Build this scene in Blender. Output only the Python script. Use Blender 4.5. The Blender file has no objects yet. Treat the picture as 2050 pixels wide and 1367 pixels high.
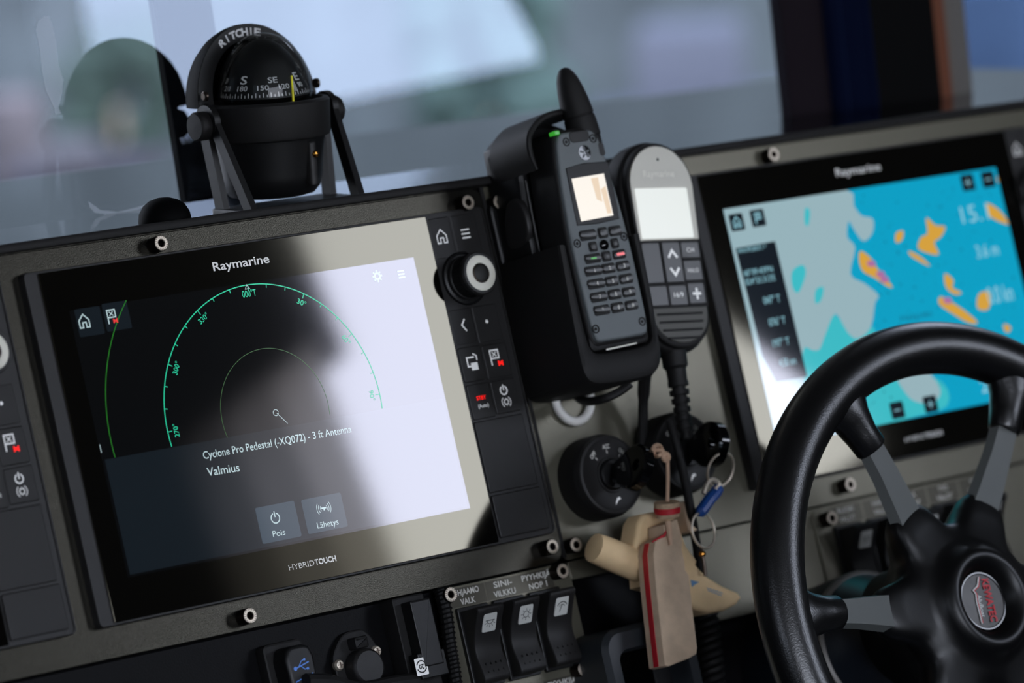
import bpy, math, random
from mathutils import Matrix, Vector
random.seed(3)
S = bpy.context.scene
COL = S.collection
PI = math.pi
rad = math.radians
MM = 0.001

# ---------------------------------------------------------------- frames
# console frame: x right, y up the sloping console, h out of it (all in mm),
# origin at the lower left corner of the left display's picture
TILT = rad(14.5)
DASH = Matrix(((1, 0, 0, 0), (0, math.sin(TILT), -math.cos(TILT), 0), (0, math.cos(TILT), math.sin(TILT), 0), (0, 0, 0, 1)))
# camera pose in console frame (solved from the two display rectangles)
RC = ((0.7722363847, 0.2212316571, -0.5955730108), (-0.133969238, 0.9730400409, 0.1877373254), (0.6210497984, -0.0651892071, 0.7810553545))
TC = (-228.0, 140.2, 2525.0)
FPX = 8518.0
def _rt(v): return tuple(sum(RC[i][k] * v[i] for i in range(3)) for k in range(3))
_c = _rt(TC)
CAMP = Vector((-_c[0], _c[1], _c[2]))                       # camera position, console frame, mm
def ray(px, py):
    d = _rt(((px - 1025) / FPX, (py - 683.5) / FPX, 1.0))
    return Vector((d[0], -d[1], -d[2]))
def P(px, py, h=0.0):
    """measured photo point -> console x, y at height h"""
    d = ray(px, py); s = (h - CAMP.z) / d.z
    return (CAMP.x + s * d.x, CAMP.y + s * d.y)

# ---------------------------------------------------------------- camera
cam = bpy.data.cameras.new('camera'); co = bpy.data.objects.new('camera', cam); COL.objects.link(co)
cx_, cy_, cz_ = Vector((RC[0][0], -RC[0][1], -RC[0][2])), Vector((-RC[1][0], RC[1][1], RC[1][2])), Vector((-RC[2][0], RC[2][1], RC[2][2]))
M = Matrix.Identity(4)
for i, v in enumerate((cx_, cy_, cz_)):
    for k in range(3): M[k][i] = v[k]
M.translation = CAMP * MM
co.matrix_world = DASH @ M
cam.sensor_width = 36; cam.lens = FPX * 36 / 2050
cam.clip_start = 0.05; cam.clip_end = 500
cam.dof.use_dof = True; cam.dof.focus_distance = 2.62; cam.dof.aperture_fstop = 4.8
S.camera = co

# ---------------------------------------------------------------- sky + exposure
S.view_settings.view_transform = 'Standard'; S.view_settings.look = 'None'
S.view_settings.exposure = 0.0; S.view_settings.gamma = 1.0; S.view_settings.use_curve_mapping = False
w = bpy.data.worlds.new('overcast_sky'); S.world = w; w.use_nodes = True
nt = w.node_tree; bgn = nt.nodes['Background']
tc = nt.nodes.new('ShaderNodeTexCoord'); sp = nt.nodes.new('ShaderNodeSeparateXYZ'); cr = nt.nodes.new('ShaderNodeValToRGB')
nt.links.new(tc.outputs['Generated'], sp.inputs[0]); nt.links.new(sp.outputs['Z'], cr.inputs[0]); nt.links.new(cr.outputs[0], bgn.inputs[0])
cr.color_ramp.elements[0].position = 0.0; cr.color_ramp.elements[0].color = (0.80, 0.84, 0.93, 1)
cr.color_ramp.elements[1].position = 0.7; cr.color_ramp.elements[1].color = (0.66, 0.76, 1.0, 1)
SKY = 9.0
bgn.inputs[1].default_value = SKY

# ---------------------------------------------------------------- materials
def lin(c):
    return tuple(((v / 255) / 12.92 if v / 255 <= 0.04045 else ((v / 255 + 0.055) / 1.055) ** 2.4) for v in c)
def mat(name, rgb, rough=0.5, metal=0.0, spec=0.5, emit=None, es=1.0, bump=0.0, bscale=800.0, coat=0.0, noise=0.0, nscale=60.0, tint=None, ior=None, trans=0.0):
    m = bpy.data.materials.new(name); m.use_nodes = True
    n = m.node_tree.nodes; l = m.node_tree.links; b = n['Principled BSDF']
    c = lin(rgb)
    b.inputs['Base Color'].default_value = (*c, 1)
    b.inputs['Roughness'].default_value = rough; b.inputs['Metallic'].default_value = metal
    b.inputs['Specular IOR Level'].default_value = spec
    if ior: b.inputs['IOR'].default_value = ior
    if coat: b.inputs['Coat Weight'].default_value = coat; b.inputs['Coat Roughness'].default_value = 0.1
    if tint: b.inputs['Specular Tint'].default_value = (*tint, 1)
    if trans: b.inputs['Transmission Weight'].default_value = trans
    if emit: b.inputs['Emission Color'].default_value = (*lin(emit), 1); b.inputs['Emission Strength'].default_value = es
    if bump or noise:
        t = n.new('ShaderNodeTexCoord'); z = n.new('ShaderNodeTexNoise'); l.new(t.outputs['Object'], z.inputs['Vector'])
    if bump:
        z.inputs['Scale'].default_value = bscale; z.inputs['Detail'].default_value = 2
        u = n.new('ShaderNodeBump'); u.inputs['Strength'].default_value = bump; u.inputs['Distance'].default_value = 0.0005
        l.new(z.outputs[0], u.inputs['Height']); l.new(u.outputs[0], b.inputs['Normal'])
    if noise:
        z2 = n.new('ShaderNodeTexNoise'); l.new(t.outputs['Object'], z2.inputs['Vector']); z2.inputs['Scale'].default_value = nscale; z2.inputs['Detail'].default_value = 5
        r = n.new('ShaderNodeValToRGB'); l.new(z2.outputs[0], r.inputs[0]); l.new(r.outputs[0], b.inputs['Base Color'])
        r.color_ramp.elements[0].position = 0.3; r.color_ramp.elements[1].position = 0.7
        r.color_ramp.elements[0].color = (*[v * (1 - noise) for v in c], 1); r.color_ramp.elements[1].color = (*[min(1, v * (1 + noise)) for v in c], 1)
    return m
def glass_mat(name, tint, refl_tint=(1, 1, 1), ior=1.5, k=1.0):
    """thin clear pane: see-through plus its Fresnel mirror reflection"""
    m = bpy.data.materials.new(name); m.use_nodes = True
    n = m.node_tree.nodes; l = m.node_tree.links; n.remove(n['Principled BSDF'])
    t = n.new('ShaderNodeBsdfTransparent'); t.inputs[0].default_value = (*tint, 1)
    g = n.new('ShaderNodeBsdfGlossy'); g.inputs['Roughness'].default_value = 0.0; g.inputs[0].default_value = (*refl_tint, 1)
    f = n.new('ShaderNodeFresnel'); f.inputs[0].default_value = ior
    mu = n.new('ShaderNodeMath'); mu.operation = 'MULTIPLY'; mu.inputs[1].default_value = k; l.new(f.outputs[0], mu.inputs[0])
    x = n.new('ShaderNodeMixShader'); l.new(mu.outputs[0], x.inputs[0]); l.new(t.outputs[0], x.inputs[1]); l.new(g.outputs[0], x.inputs[2])
    l.new(x.outputs[0], n['Material Output'].inputs[0]); return m

KHAKI = (1.0, 0.93, 0.72)
M_ = dict(
    plate=mat('black_anodised_plate', (14, 14, 14), 0.25, spec=0.55, bump=0.25, bscale=1500, tint=KHAKI),
    panel=mat('grey_painted_panel', (82, 80, 70), 0.30, spec=1.0, bump=0.2, bscale=1200, tint=KHAKI),
    fascia=mat('black_lower_fascia', (6, 6, 8), 0.45, spec=0.12, bump=0.2, bscale=900),
    plastic=mat('black_plastic', (14, 14, 15), 0.42, spec=0.45, bump=0.15, bscale=2500),
    plastic2=mat('dark_grey_plastic', (33, 32, 32), 0.45, spec=0.45, bump=0.2, bscale=2500),
    keys=mat('charcoal_rubber_key', (28, 27, 27), 0.5, spec=0.45, bump=0.25, bscale=2500),
    rubber=mat('matt_black_rubber', (23, 22, 22), 0.6, spec=0.35, bump=0.2, bscale=1500),
    gloss=mat('gloss_black', (5, 5, 6), 0.06, spec=0.6),
    bezel=mat('black_glass_border', (6, 6, 6), 0.05, spec=0.8, tint=(1, 0.91, 0.68), ior=1.5),
    lcd=mat('lcd_glass', (3, 4, 5), 0.045, spec=1.0, tint=(0.96, 0.91, 0.94), ior=1.62, emit=(14, 18, 20), es=0.2),
    print=mat('grey_print', (222, 220, 214), 0.4, metal=.55),
    printw=mat('white_backlit_print', (225, 225, 225), 0.5, emit=(225, 228, 230), es=0.25),
    printr=mat('red_backlit_print', (200, 20, 20), 0.5, emit=(255, 25, 15), es=1.0),
    chrome=mat('chrome_steel', (226, 214, 196), 0.42, metal=0.75, bump=0.1),
    steelside=mat('shaded_steel_side', (48, 42, 38), 0.3, metal=.9),  # screw sides darkened, their shade put into the colour
    steeldark=mat('dark_steel', (90, 80, 72), 0.35, metal=1.0),
    knobring=mat('cream_ring', (238, 235, 220), 0.35),
    hs_front=mat('slate_grey_handset_plastic', (112, 118, 120), 0.5, spec=0.5, bump=0.3, bscale=2500),
    hs_key=mat('charcoal_key', (60, 60, 60), 0.35, spec=0.6),
    micface=mat('dark_khaki_plastic', (74, 73, 66), 0.45),
    silver=mat('pale_silver_face', (188, 185, 172), 0.35, metal=0.2),
    wood=mat('weathered_wood', (204, 178, 150), 0.75, noise=0.22, nscale=45, bump=0.4, bscale=300),
    wood2=mat('pale_carved_wood', (236, 204, 156), 0.7, noise=0.16, nscale=30, bump=0.3, bscale=300),
    cork=mat('tan_cork', (200, 172, 140), 0.8, noise=0.25, nscale=200),
    red=mat('red_paint', (200, 34, 46), 0.5), blue=mat('blue_strap', (25, 75, 150), 0.4),
    bluem=mat('faded_blue_mark', (110, 150, 190), 0.7), whitep=mat('white_plastic', (232, 230, 224), 0.4),
    cord=mat('beige_cord', (205, 170, 142), 0.8), brass=mat('brass', (215, 150, 70), 0.25, metal=1.0),
    leather=mat('black_leather_rim', (9, 9, 10), 0.30, spec=0.75, bump=0.26, bscale=900),
    spoke=mat('grey_satin_spoke', (104, 107, 105), 0.5, spec=0.4), hub=mat('black_hub_plastic', (7, 7, 8), 0.38, spec=0.45, bump=0.1),
    label=mat('dark_label_tape', (58, 56, 51), 0.35, spec=0.6, tint=KHAKI),
    ltext=mat('label_lettering', (222, 220, 212), 0.5), icon=mat('grey_icon_window', (205, 206, 200), 0.3),
    usbblue=mat('blue_print', (70, 120, 200), 0.4, emit=(70, 120, 200), es=0.2),
    cabin=mat('dark_cabin_lining', (52, 50, 48), 0.8, noise=0.1), ceilm=mat('grey_headliner', (70, 68, 64), 0.9),
    floorm=mat('dark_rubber_floor', (38, 38, 40), 0.8, noise=0.2),
    shelf=mat('black_dashtop', (10, 11, 12), 0.08, spec=0.7),
    pillar=mat('black_pillar', (12, 12, 13), 0.7, spec=0.08), navy=mat('navy_curtain', (20, 30, 62), 0.9, spec=.1), aub=mat('brown_black_curtain', (34, 28, 34), 0.9, spec=.1),
    brown=mat('varnished_brown_trim', (118, 66, 40), 0.4), greytrim=mat('grey_aluminium_trim', (120, 116, 112), 0.4, metal=0.3),
    windscreen=glass_mat('windscreen_glass', (0.80, 0.80, 0.80), (0.60, 0.71, 0.90), 1.5, 1.9),
    domeglass=glass_mat('dome_glass', (0.93, 0.95, 0.95), (1, 1, 1), 1.4, 0.6),
    streak=mat('pale_streak', (200, 205, 215), 0.8),  # colour for painted reflection streaks
    hoodm=mat('satin_black_hood', (7, 7, 8), 0.6, spec=0.05),
    dial=mat('black_dial_card', (8, 8, 9), 0.5), yellow=mat('yellow_lubber_line', (205, 200, 30), 0.5, emit=(205, 200, 30), es=0.15),
    dialtext=mat('white_dial_print', (200, 202, 204), 0.6, emit=(200, 202, 204), es=0.08),
    teal=mat('teal_line', (10, 20, 18), 0.15, emit=(30, 215, 165), es=0.85),
    green=mat('green_line', (5, 12, 5), 0.15, emit=(30, 120, 25), es=0.8),
    green2=mat('dim_green_line', (5, 10, 5), 0.15, emit=(70, 120, 60), es=0.6),
    uitext=mat('screen_text', (10, 10, 10), 0.15, spec=1.0, ior=1.62, emit=(190, 215, 220), es=0.85),
    uigrey=mat('screen_panel', (3, 4, 5), 0.045, spec=1.0, tint=(0.96, 0.91, 0.94), ior=1.62, emit=(28, 38, 46), es=0.5),
    uibtn=mat('screen_button', (3, 4, 5), 0.045, spec=1.0, tint=(0.96, 0.91, 0.94), ior=1.62, emit=(62, 78, 92), es=0.8),
    uired=mat('screen_red', (10, 2, 2), 0.2, emit=(230, 50, 45), es=1.0),
)
def ui(name, rgb, es=1.0):
    M_[name] = mat('chart_' + name, (3, 4, 5), 0.045, spec=1.0, tint=(0.96, 0.91, 0.94), ior=1.62, emit=rgb, es=es)
ui('c_water', (8, 158, 196)); ui('c_shoal', (60, 185, 195)); ui('c_land', (150, 178, 186)); ui('c_island', (212, 160, 62)); ui('c_dark', (16, 24, 32))
ui('c_text', (150, 205, 220)); ui('c_dim', (20, 96, 120)); ui('c_purple', (170, 110, 160)); ui('c_white', (190, 195, 200))
M_['hs_screen'] = mat('lit_handset_screen', (8, 8, 8), 0.25, emit=(245, 236, 222), es=0.95)
M_['hs_warm'] = mat('lit_handset_screen_warm', (8, 8, 8), 0.25, emit=(232, 205, 170), es=0.9)
M_['mic_screen'] = mat('pale_microphone_screen', (60, 62, 60), 0.25, emit=(196, 200, 196), es=1.25)  # emission sets the pale tone of the blank screen
M_['led'] = mat('green_led', (20, 80, 20), 0.3, emit=(70, 200, 60), es=0.5)

# ---------------------------------------------------------------- mesh helpers (mm)
class MB:
    def __init__(s): s.v = []; s.f = []
    def add(s, vs, fs, m=None):
        o = len(s.v); s.v += [tuple(m @ Vector(v)) if m is not None else tuple(v) for v in vs]; s.f += [tuple(i + o for i in f) for f in fs]; return s
    def loft(s, loops, cap0=True, cap1=True, closed=True, m=None):
        n = len(loops[0]); vs = [p for l in loops for p in l]; fs = []
        for a in range(len(loops) - 1):
            for i in range(n if closed else n - 1):
                j = (i + 1) % n; fs.append((a * n + i, a * n + j, (a + 1) * n + j, (a + 1) * n + i))
        if cap0: fs.append(tuple(range(n - 1, -1, -1)))
        if cap1: fs.append(tuple((len(loops) - 1) * n + i for i in range(n)))
        return s.add(vs, fs, m)
    def prism(s, pts, z0, z1, bev=0.0, m=None, steps=2):
        c = (sum(p[0] for p in pts) / len(pts), sum(p[1] for p in pts) / len(pts))
        loops = [[(x, y, z0) for x, y in pts], [(x, y, z1 - bev) for x, y in pts]]
        if bev > 0:
            for k in range(1, steps + 1):
                a = k / steps * PI / 2; loops.append([(x, y, z1 - bev + bev * math.sin(a)) for x, y in inset(pts, bev * (1 - math.cos(a)))])
        return s.loft(loops, m=m)
    def box(s, x0, x1, y0, y1, z0, z1, bev=0.0, r=0.0, m=None):
        return s.prism(rrect(x0, x1, y0, y1, r), z0, z1, bev, m)
    def lathe(s, prof, n=32, m=None, a0=0, a1=2 * PI, sx=1, sy=1):
        full = abs(a1 - a0 - 2 * PI) < 1e-6; k = n if full else n + 1
        loops = [[(r * math.cos(a0 + (a1 - a0) * i / n) * sx, r * math.sin(a0 + (a1 - a0) * i / n) * sy, z) for i in range(k)] for r, z in prof]
        return s.loft(loops, cap0=full, cap1=full, closed=full, m=m)
    def tube(s, pts, r, n=10, closed=False, m=None):
        pts = [Vector(p) for p in pts]; N = len(pts); loops = []
        up = None
        for i, p in enumerate(pts):
            if closed: t = (pts[(i + 1) % N] - pts[i - 1]).normalized()
            else: t = (pts[min(i + 1, N - 1)] - pts[max(i - 1, 0)]).normalized()
            if up is None:
                up = t.orthogonal().normalized()
            up = (up - t * up.dot(t)).normalized(); w_ = t.cross(up)
            rr = r[i] if isinstance(r, (list, tuple)) else r
            loops.append([tuple(p + (up * math.cos(2 * PI * k / n) + w_ * math.sin(2 * PI * k / n)) * rr) for k in range(n)])
        if closed: loops.append(loops[0])
        return s.loft(loops, cap0=not closed, cap1=not closed, m=m)
    def flat(s, pts, z, m=None): return s.add([(x, y, z) for x, y in pts], [tuple(range(len(pts)))], m)
    def stroke(s, pts, wd, z, closed=False, m=None):
        """flat printed line"""
        P2 = [Vector((p[0], p[1])) for p in pts]; N = len(P2); L = []; Rr = []
        for i in range(N):
            a = P2[(i + 1) % N] if closed else P2[min(i + 1, N - 1)]; b = P2[i - 1] if closed else P2[max(i - 1, 0)]
            d1 = (P2[i] - b); d2 = (a - P2[i])
            if d1.length < 1e-6: d1 = d2
            if d2.length < 1e-6: d2 = d1
            d1 = d1.normalized(); d2 = d2.normalized(); t = d1 + d2
            t = t.normalized() if t.length > 1e-4 else d1
            nrm = Vector((-t.y, t.x)); k = max(0.35, Vector((-d1.y, d1.x)).dot(nrm))
            L.append(P2[i] + nrm * (wd / 2 / k)); Rr.append(P2[i] - nrm * (wd / 2 / k))
        vs = [(p.x, p.y, z) for p in L] + [(p.x, p.y, z) for p in Rr]
        fs = [(i, N + i, N + (i + 1) % N, (i + 1) % N) for i in range(N if closed else N - 1)]
        return s.add(vs, fs, m)
    def build(s, name, material, parent=None, smooth=None, m=None):
        me = bpy.data.meshes.new(name)
        me.from_pydata([(a * MM, b * MM, c * MM) for a, b, c in s.v], [], s.f)
        me.materials.append(M_[material] if isinstance(material, str) else material)
        me.validate(); me.update()
        import bmesh
        bm = bmesh.new(); bm.from_mesh(me); bmesh.ops.remove_doubles(bm, verts=bm.verts, dist=1e-7); bmesh.ops.recalc_face_normals(bm, faces=bm.faces) if smooth != 'flat' else None
        big = [e for e in bm.edges if len(e.link_faces) == 2 and max(f.calc_area() for f in e.link_faces) > 25 * min(f.calc_area() for f in e.link_faces) and e.calc_face_angle(0) > .05]
        for e in big: e.smooth = False
        bi = [e.index for e in big]; bm.edges.index_update(); bi = [e.index for e in big]
        bm.to_mesh(me); bm.free()
        if smooth != 'flat':
            for p in me.polygons: p.use_smooth = True
            try: me.set_sharp_from_angle(angle=rad(32 if smooth is None else smooth))
            except Exception: pass
            for i in bi: me.edges[i].use_edge_sharp = True
        o = bpy.data.objects.new(name, me); COL.objects.link(o)
        if parent is not None: o.parent = parent
        elif m is not None: o.matrix_world = m
        return o
def rrect(x0, x1, y0, y1, r=0.0, n=5):
    if r <= 0: return [(x0, y0), (x1, y0), (x1, y1), (x0, y1)]
    out = []
    for cx, cy, a in ((x1 - r, y0 + r, -PI / 2), (x1 - r, y1 - r, 0), (x0 + r, y1 - r, PI / 2), (x0 + r, y0 + r, PI)):
        out += [(cx + r * math.cos(a + PI / 2 * k / n), cy + r * math.sin(a + PI / 2 * k / n)) for k in range(n + 1)]
    return out
def inset(pts, d):
    n = len(pts); area = sum(pts[i][0] * pts[(i + 1) % n][1] - pts[(i + 1) % n][0] * pts[i][1] for i in range(n)); sg = 1 if area > 0 else -1
    out = []
    for i in range(n):
        a, b, c = Vector(pts[i - 1]), Vector(pts[i]), Vector(pts[(i + 1) % n])
        d1 = (b - a); d2 = (c - b)
        if d1.length < 1e-6: d1 = d2
        if d2.length < 1e-6: d2 = d1
        d1.normalize(); d2.normalize(); n1 = Vector((-d1.y, d1.x)) * sg; n2 = Vector((-d2.y, d2.x)) * sg
        m = n1 + n2; m = m.normalized() if m.length > 1e-4 else n1; k = max(0.4, m.dot(n1)); q = b + m * (d / k); out.append((q.x, q.y))
    return out
def arc(cx, cy, r, a0, a1, n=24): return [(cx + r * math.cos(rad(a0 + (a1 - a0) * k / n)), cy + r * math.sin(rad(a0 + (a1 - a0) * k / n))) for k in range(n + 1)]
def smoothpts(pts, n=6, closed=False):
    N = len(pts); out = []
    pts = [Vector(p) for p in pts]
    for i in range(N if closed else N - 1):
        p0 = pts[i - 1] if (closed or i > 0) else pts[i]; p1 = pts[i]; p2 = pts[(i + 1) % N]; p3 = pts[(i + 2) % N] if (closed or i + 2 < N) else p2
        for k in range(n):
            t = k / n; out.append(tuple(0.5 * ((2 * p1) + (p2 - p0) * t + (2 * p0 - 5 * p1 + 4 * p2 - p3) * t * t + (3 * p1 - p0 - 3 * p2 + p3) * t ** 3)))
    if not closed: out.append(tuple(pts[-1]))
    return out
def T(x, y, z): return Matrix.Translation((x, y, z))
def at(x, y, h=0.0, rot=None):
    m = DASH @ T(x * MM, y * MM, h * MM)
    return m @ rot if rot is not None else m
def tag(o, label, cat, group=None):
    o['label'] = label; o['category'] = cat
    if group: o['group'] = group
    return o
def thing(name, label, cat, m, group=None):
    o = bpy.data.objects.new(name, None); COL.objects.link(o); o.empty_display_size = 0.02; o.matrix_world = m
    return tag(o, label, cat, group)
def copy_tree(o, parent=None):
    c = o.copy(); COL.objects.link(c)
    if parent is not None: c.parent = parent
    for ch in list(o.children): copy_tree(ch, c)
    return c
_font_cache = {}
def text(parent, s, x, y, width, cap, material, z=0.1, ang=0.0, bold=0.0, name='lettering', align='l', m=None, shear=0.0, label=None):
    """printed text: lower-left at x,y ; width and capital height in mm"""
    cu = bpy.data.curves.new('t', 'FONT'); cu.body = s; cu.size = 1.0; cu.offset = bold; cu.resolution_u = 3; cu.shear = shear
    ob = bpy.data.objects.new('t', cu); me = bpy.data.meshes.new_from_object(ob)
    xs = [v.co.x for v in me.vertices]; x0, x1 = min(xs), max(xs)
    k = cap / 0.69; kx = width / (x1 - x0) if width else k * 0.9
    me.name = name; ca, sa = math.cos(ang), math.sin(ang); wtot = (x1 - x0) * kx
    off = {'l': 0, 'c': -wtot / 2, 'r': -wtot}[align]
    for v in me.vertices:
        a = (v.co.x - x0) * kx + off; b = v.co.y * k
        p = Vector((x + a * ca - b * sa, y + a * sa + b * ca, z))
        if m is not None: p = m @ p
        v.co = p * MM
    me.materials.append(M_[material])
    o = bpy.data.objects.new(name, me); COL.objects.link(o); o.parent = parent
    if label: o['label'] = label
    bpy.data.objects.remove(ob); bpy.data.curves.remove(cu)
    return o

# ---------------------------------------------------------------- the cabin (setting)
def struct(o): o['kind'] = 'structure'; return o
def wbox(name, mt, *bs):
    b = MB()
    for q in bs: b.box(*[v * 1000 for v in q])
    return struct(b.build(name, mt, smooth='flat'))
XL, XR, YB, YF, ZF, ZC = -2.1, 1.75, -3.4, 1.3, -1.35, 1.15
wbox('floor', 'floorm', (XL, XR, YB, YF, ZF - .05, ZF))
wbox('ceiling', 'ceilm', (XL, XR, YB, 1.9, ZC, ZC + .05))
# side walls with window openings (x0,x1,y0,y1,z0,z1)
def wall_with_window(name, x0, x1, y0, y1, z0, z1, holes, axis):
    b = MB(); a0, a1 = (y0, y1) if axis == 'y' else (x0, x1); cur = a0
    def put(p, q, r, s_):
        if q - p > 1e-4 and s_ - r > 1e-4:
            v = (x0, x1, p, q, r, s_) if axis == 'y' else (p, q, y0, y1, r, s_); b.box(*[t * 1000 for t in v])
    for (h0, h1, hz0, hz1) in sorted(holes):
        put(cur, h0, z0, z1); put(h0, h1, z0, hz0); put(h0, h1, hz1, z1); cur = h1
    put(cur, a1, z0, z1)
    return struct(b.build(name, 'cabin', smooth='flat'))
wall_with_window('wall_right', XR, XR + .05, YB, 0.3, ZF, ZC, [(-2.04, -1.19, 0.33, 1.10), (-2.34, -2.04, 0.30, 0.84)], 'y')  # lower aft opening added to feed the translucent strips
for ci, (ya, yb_, tv) in enumerate(((-2130, -2020, .30), (-2240, -2120, .15), (-2360, -2230, .08))):   # unseen translucent strips, added to soften the window's reflected edge, dimmer aft
    mc_ = bpy.data.materials.new('glow_strip'); mc_.use_nodes = True; q_ = mc_.node_tree
    tr_ = q_.nodes.new('ShaderNodeBsdfTranslucent'); tr_.inputs[0].default_value = (tv, tv * .95, tv * .88, 1); q_.links.new(tr_.outputs[0], q_.nodes['Material Output'].inputs[0])
    cb = MB(); cb.loft([[(1735 + 4 * math.sin(k * .9) - ci * 9, ya + (yb_ - ya) * k / 31, z) for k in range(32)] for z in (280, 860)], closed=False, cap0=False, cap1=False)
    struct(cb.build('trim_%d' % (5 + ci), mc_))
fp = MB(); fy = [(-1180, 330), (-1215, 400), (-1330, 560), (-1480, 800), (-1650, 1110), (-1180, 1110)]
fp.loft([[(x, a, b) for a, b in fy] for x in (1748, 1802)]); struct(fp.build('trim_8', 'cabin', smooth='flat'))      # raked front corner of the side window
wall_with_window('wall_left', XL - .05, XL, YB, YF, ZF, ZC, [(-1.9, -1.0, 0.3, 1.0)], 'y')
wall_with_window('wall_back', XL, XR, YB - .05, YB, ZF, ZC, [(-1.7, 0.7, 0.15, 0.98)], 'x')

# ---------------------------------------------------------------- console panels
def bolt_mb(h=9.0, r=5.0):
    b = MB(); b.lathe([(r, 0), (r, h - .7), (r - .25, h - .2), (r - .7, h), (2.6, h)], 28)
    b.v and None
    n0 = len(b.v)
    b2 = MB()
    def hexl(rr, z): return [(rr * math.cos(PI / 3 * k), rr * math.sin(PI / 3 * k), z) for k in range(6)]
    b2.loft([hexl(2.3, h + .02), hexl(2.3, h - 3.5)], cap0=False)
    return b, b2
def bolt(parent, x, y, h0, H=9.0, r=5.0, proto=[]):
    if not proto:
        b = MB(); hh = H
        b.lathe([(r, 0), (r, hh - .7), (r - .25, hh - .25), (r - .6, hh - .3), (2.6, hh - 3.2), (0.01, hh - 3.2)], 30)
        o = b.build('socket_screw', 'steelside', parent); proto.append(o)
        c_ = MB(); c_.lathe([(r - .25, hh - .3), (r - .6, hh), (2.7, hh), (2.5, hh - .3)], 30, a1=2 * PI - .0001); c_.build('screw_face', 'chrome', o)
        s_ = MB(); s_.tube([(2.35 * math.cos(PI / 3 * k), 2.35 * math.sin(PI / 3 * k), hh - .35) for k in range(6)], .35, 5, closed=True)
        s_.build('hex_socket', 'steeldark', o)
        # knurling ring on the head
        g = MB()
        for k in range(18):
            a = 2 * PI * k / 18; mm = Matrix.Rotation(a, 4, 'Z'); g.box(r - 1.5, r - .4, -.16, .16, hh - .1, hh + .08, m=mm)
        g.build('knurling', 'steeldark', o)
    else:
        o = copy_tree(proto[0], parent)
    o.location = (x * MM, y * MM, h0 * MM); return o

# console body behind everything
con = thing('console', 'black console box behind the mounting plates, dark top edge under the windscreen', 'console', at(0, 0, 0))
MB().box(-700, 1100, -420, 202, -60, -26, 0, 0).build('back_panel', 'fascia', con)
MB().box(-700, 1100, 203, 208.5, -60, -3, 1.2).build('top_edge', 'rubber', con)
t = MB().box(-700, 1100, 202, 204, -60, -7).build('edge_trim', 'plate', con)
# upper left plate
pl = thing('mounting_plate', 'black metal plate framing the left displays, screws along its edges', 'panel', at(0, 0, 0))
MB().box(-700, 331, -45, 202.5, -9, -6, .6, 9).build('plate', 'plate', pl)
# dark return edge of the plate on its right
MB().box(331, 334, -43, 202, -26, -7, 0).build('edge_gap', 'rubber', pl)
for x, y in ((73.5, 194.8), (312, 192.3), (316.8, -34.6), (77.8, -37.2), (-180, 194.8)): bolt(pl, x, y, -6)
# upper right plate
pr_ = thing('mounting_plate', 'grey metal plate carrying the chart display and the two key switches', 'panel', at(0, 0, 0))
MB().box(335, 1100, -45, 202.5, -12, -9, .5, 3).build('plate', 'panel', pr_)
for x, y in ((334.5 + 5, 190), (338.5, -36.6), (582.5, 195), (582.5, -35.7)): bolt(pr_, x, y, -9)
# lower fascia
lf = thing('socket_fascia', 'black lower console panel with USB plug and round socket', 'panel', at(0, 0, 0))
MB().box(-700, 226, -330, -46, -24, -12, .5, 2).build('panel', 'fascia', lf)
lr = thing('blank_fascia', 'grey lower panel right of the hanging wooden floats, below the seam', 'panel', at(0, 0, 0))
MB().box(430, 1100, -105, -46, -13, -9.5, .5, 2).build('panel', 'panel', lr)
MB().box(336, 430, -58, -46, -14, -10, .5, 1).build('seam_strip', 'panel', lr)
# dashtop shelf (world horizontal)
ED = DASH @ Vector((0, .2035, -.010))
sh = MB(); sh.box(-700, 1100, 0, 420, -20, 0)
sho = sh.build('dashtop_shelf', 'shelf', m=T(0, ED.y + .004, ED.z), smooth='flat')
tag(sho, 'flat black shelf on top of the console under the windscreen', 'shelf')
ZS = ED.z   # shelf height, metres
YS = ED.y

# ---------------------------------------------------------------- displays
def icon_home(b, x, y, s, z, wd):
    b.stroke([(x - s * .5, y - s * .55), (x - s * .5, y + s * .08), (x, y + s * .6), (x + s * .5, y + s * .08), (x + s * .5, y - s * .55), (x + s * .17, y - s * .55), (x + s * .17, y - s * .12), (x - s * .17, y - s * .12), (x - s * .17, y - s * .55)], wd, z, closed=True)
def icon_flag(b, x, y, s, z, wd):
    b.stroke([(x - s * .42, y - s * .7), (x - s * .42, y + s * .6), (x + s * .45, y + s * .6), (x + s * .45, y - s * .1), (x - s * .42, y - s * .1)], wd, z)
    b.stroke([(x - s * .2, y + s * .05), (x + s * .22, y + s * .45)], wd * .7, z); b.stroke([(x - s * .2, y + s * .45), (x + s * .22, y + s * .05)], wd * .7, z)
def icon_x(b, x, y, s, z, wd):
    b.stroke([(x - s, y - s * .8), (x + s, y + s * .8)], wd, z); b.stroke([(x - s, y + s * .8), (x + s, y - s * .8)], wd, z); b.stroke([(x - s * 1.1, y), (x + s * 1.1, y)], wd * .8, z)
def keycap(dsp, x0, x1, y0, y1, z1, r=1.5, lab=None):
    o = MB().box(x0, x1, y0, y1, -6, z1, .8, r).build('key', 'keys', dsp)
    if lab: o['label'] = lab
    return o
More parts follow.
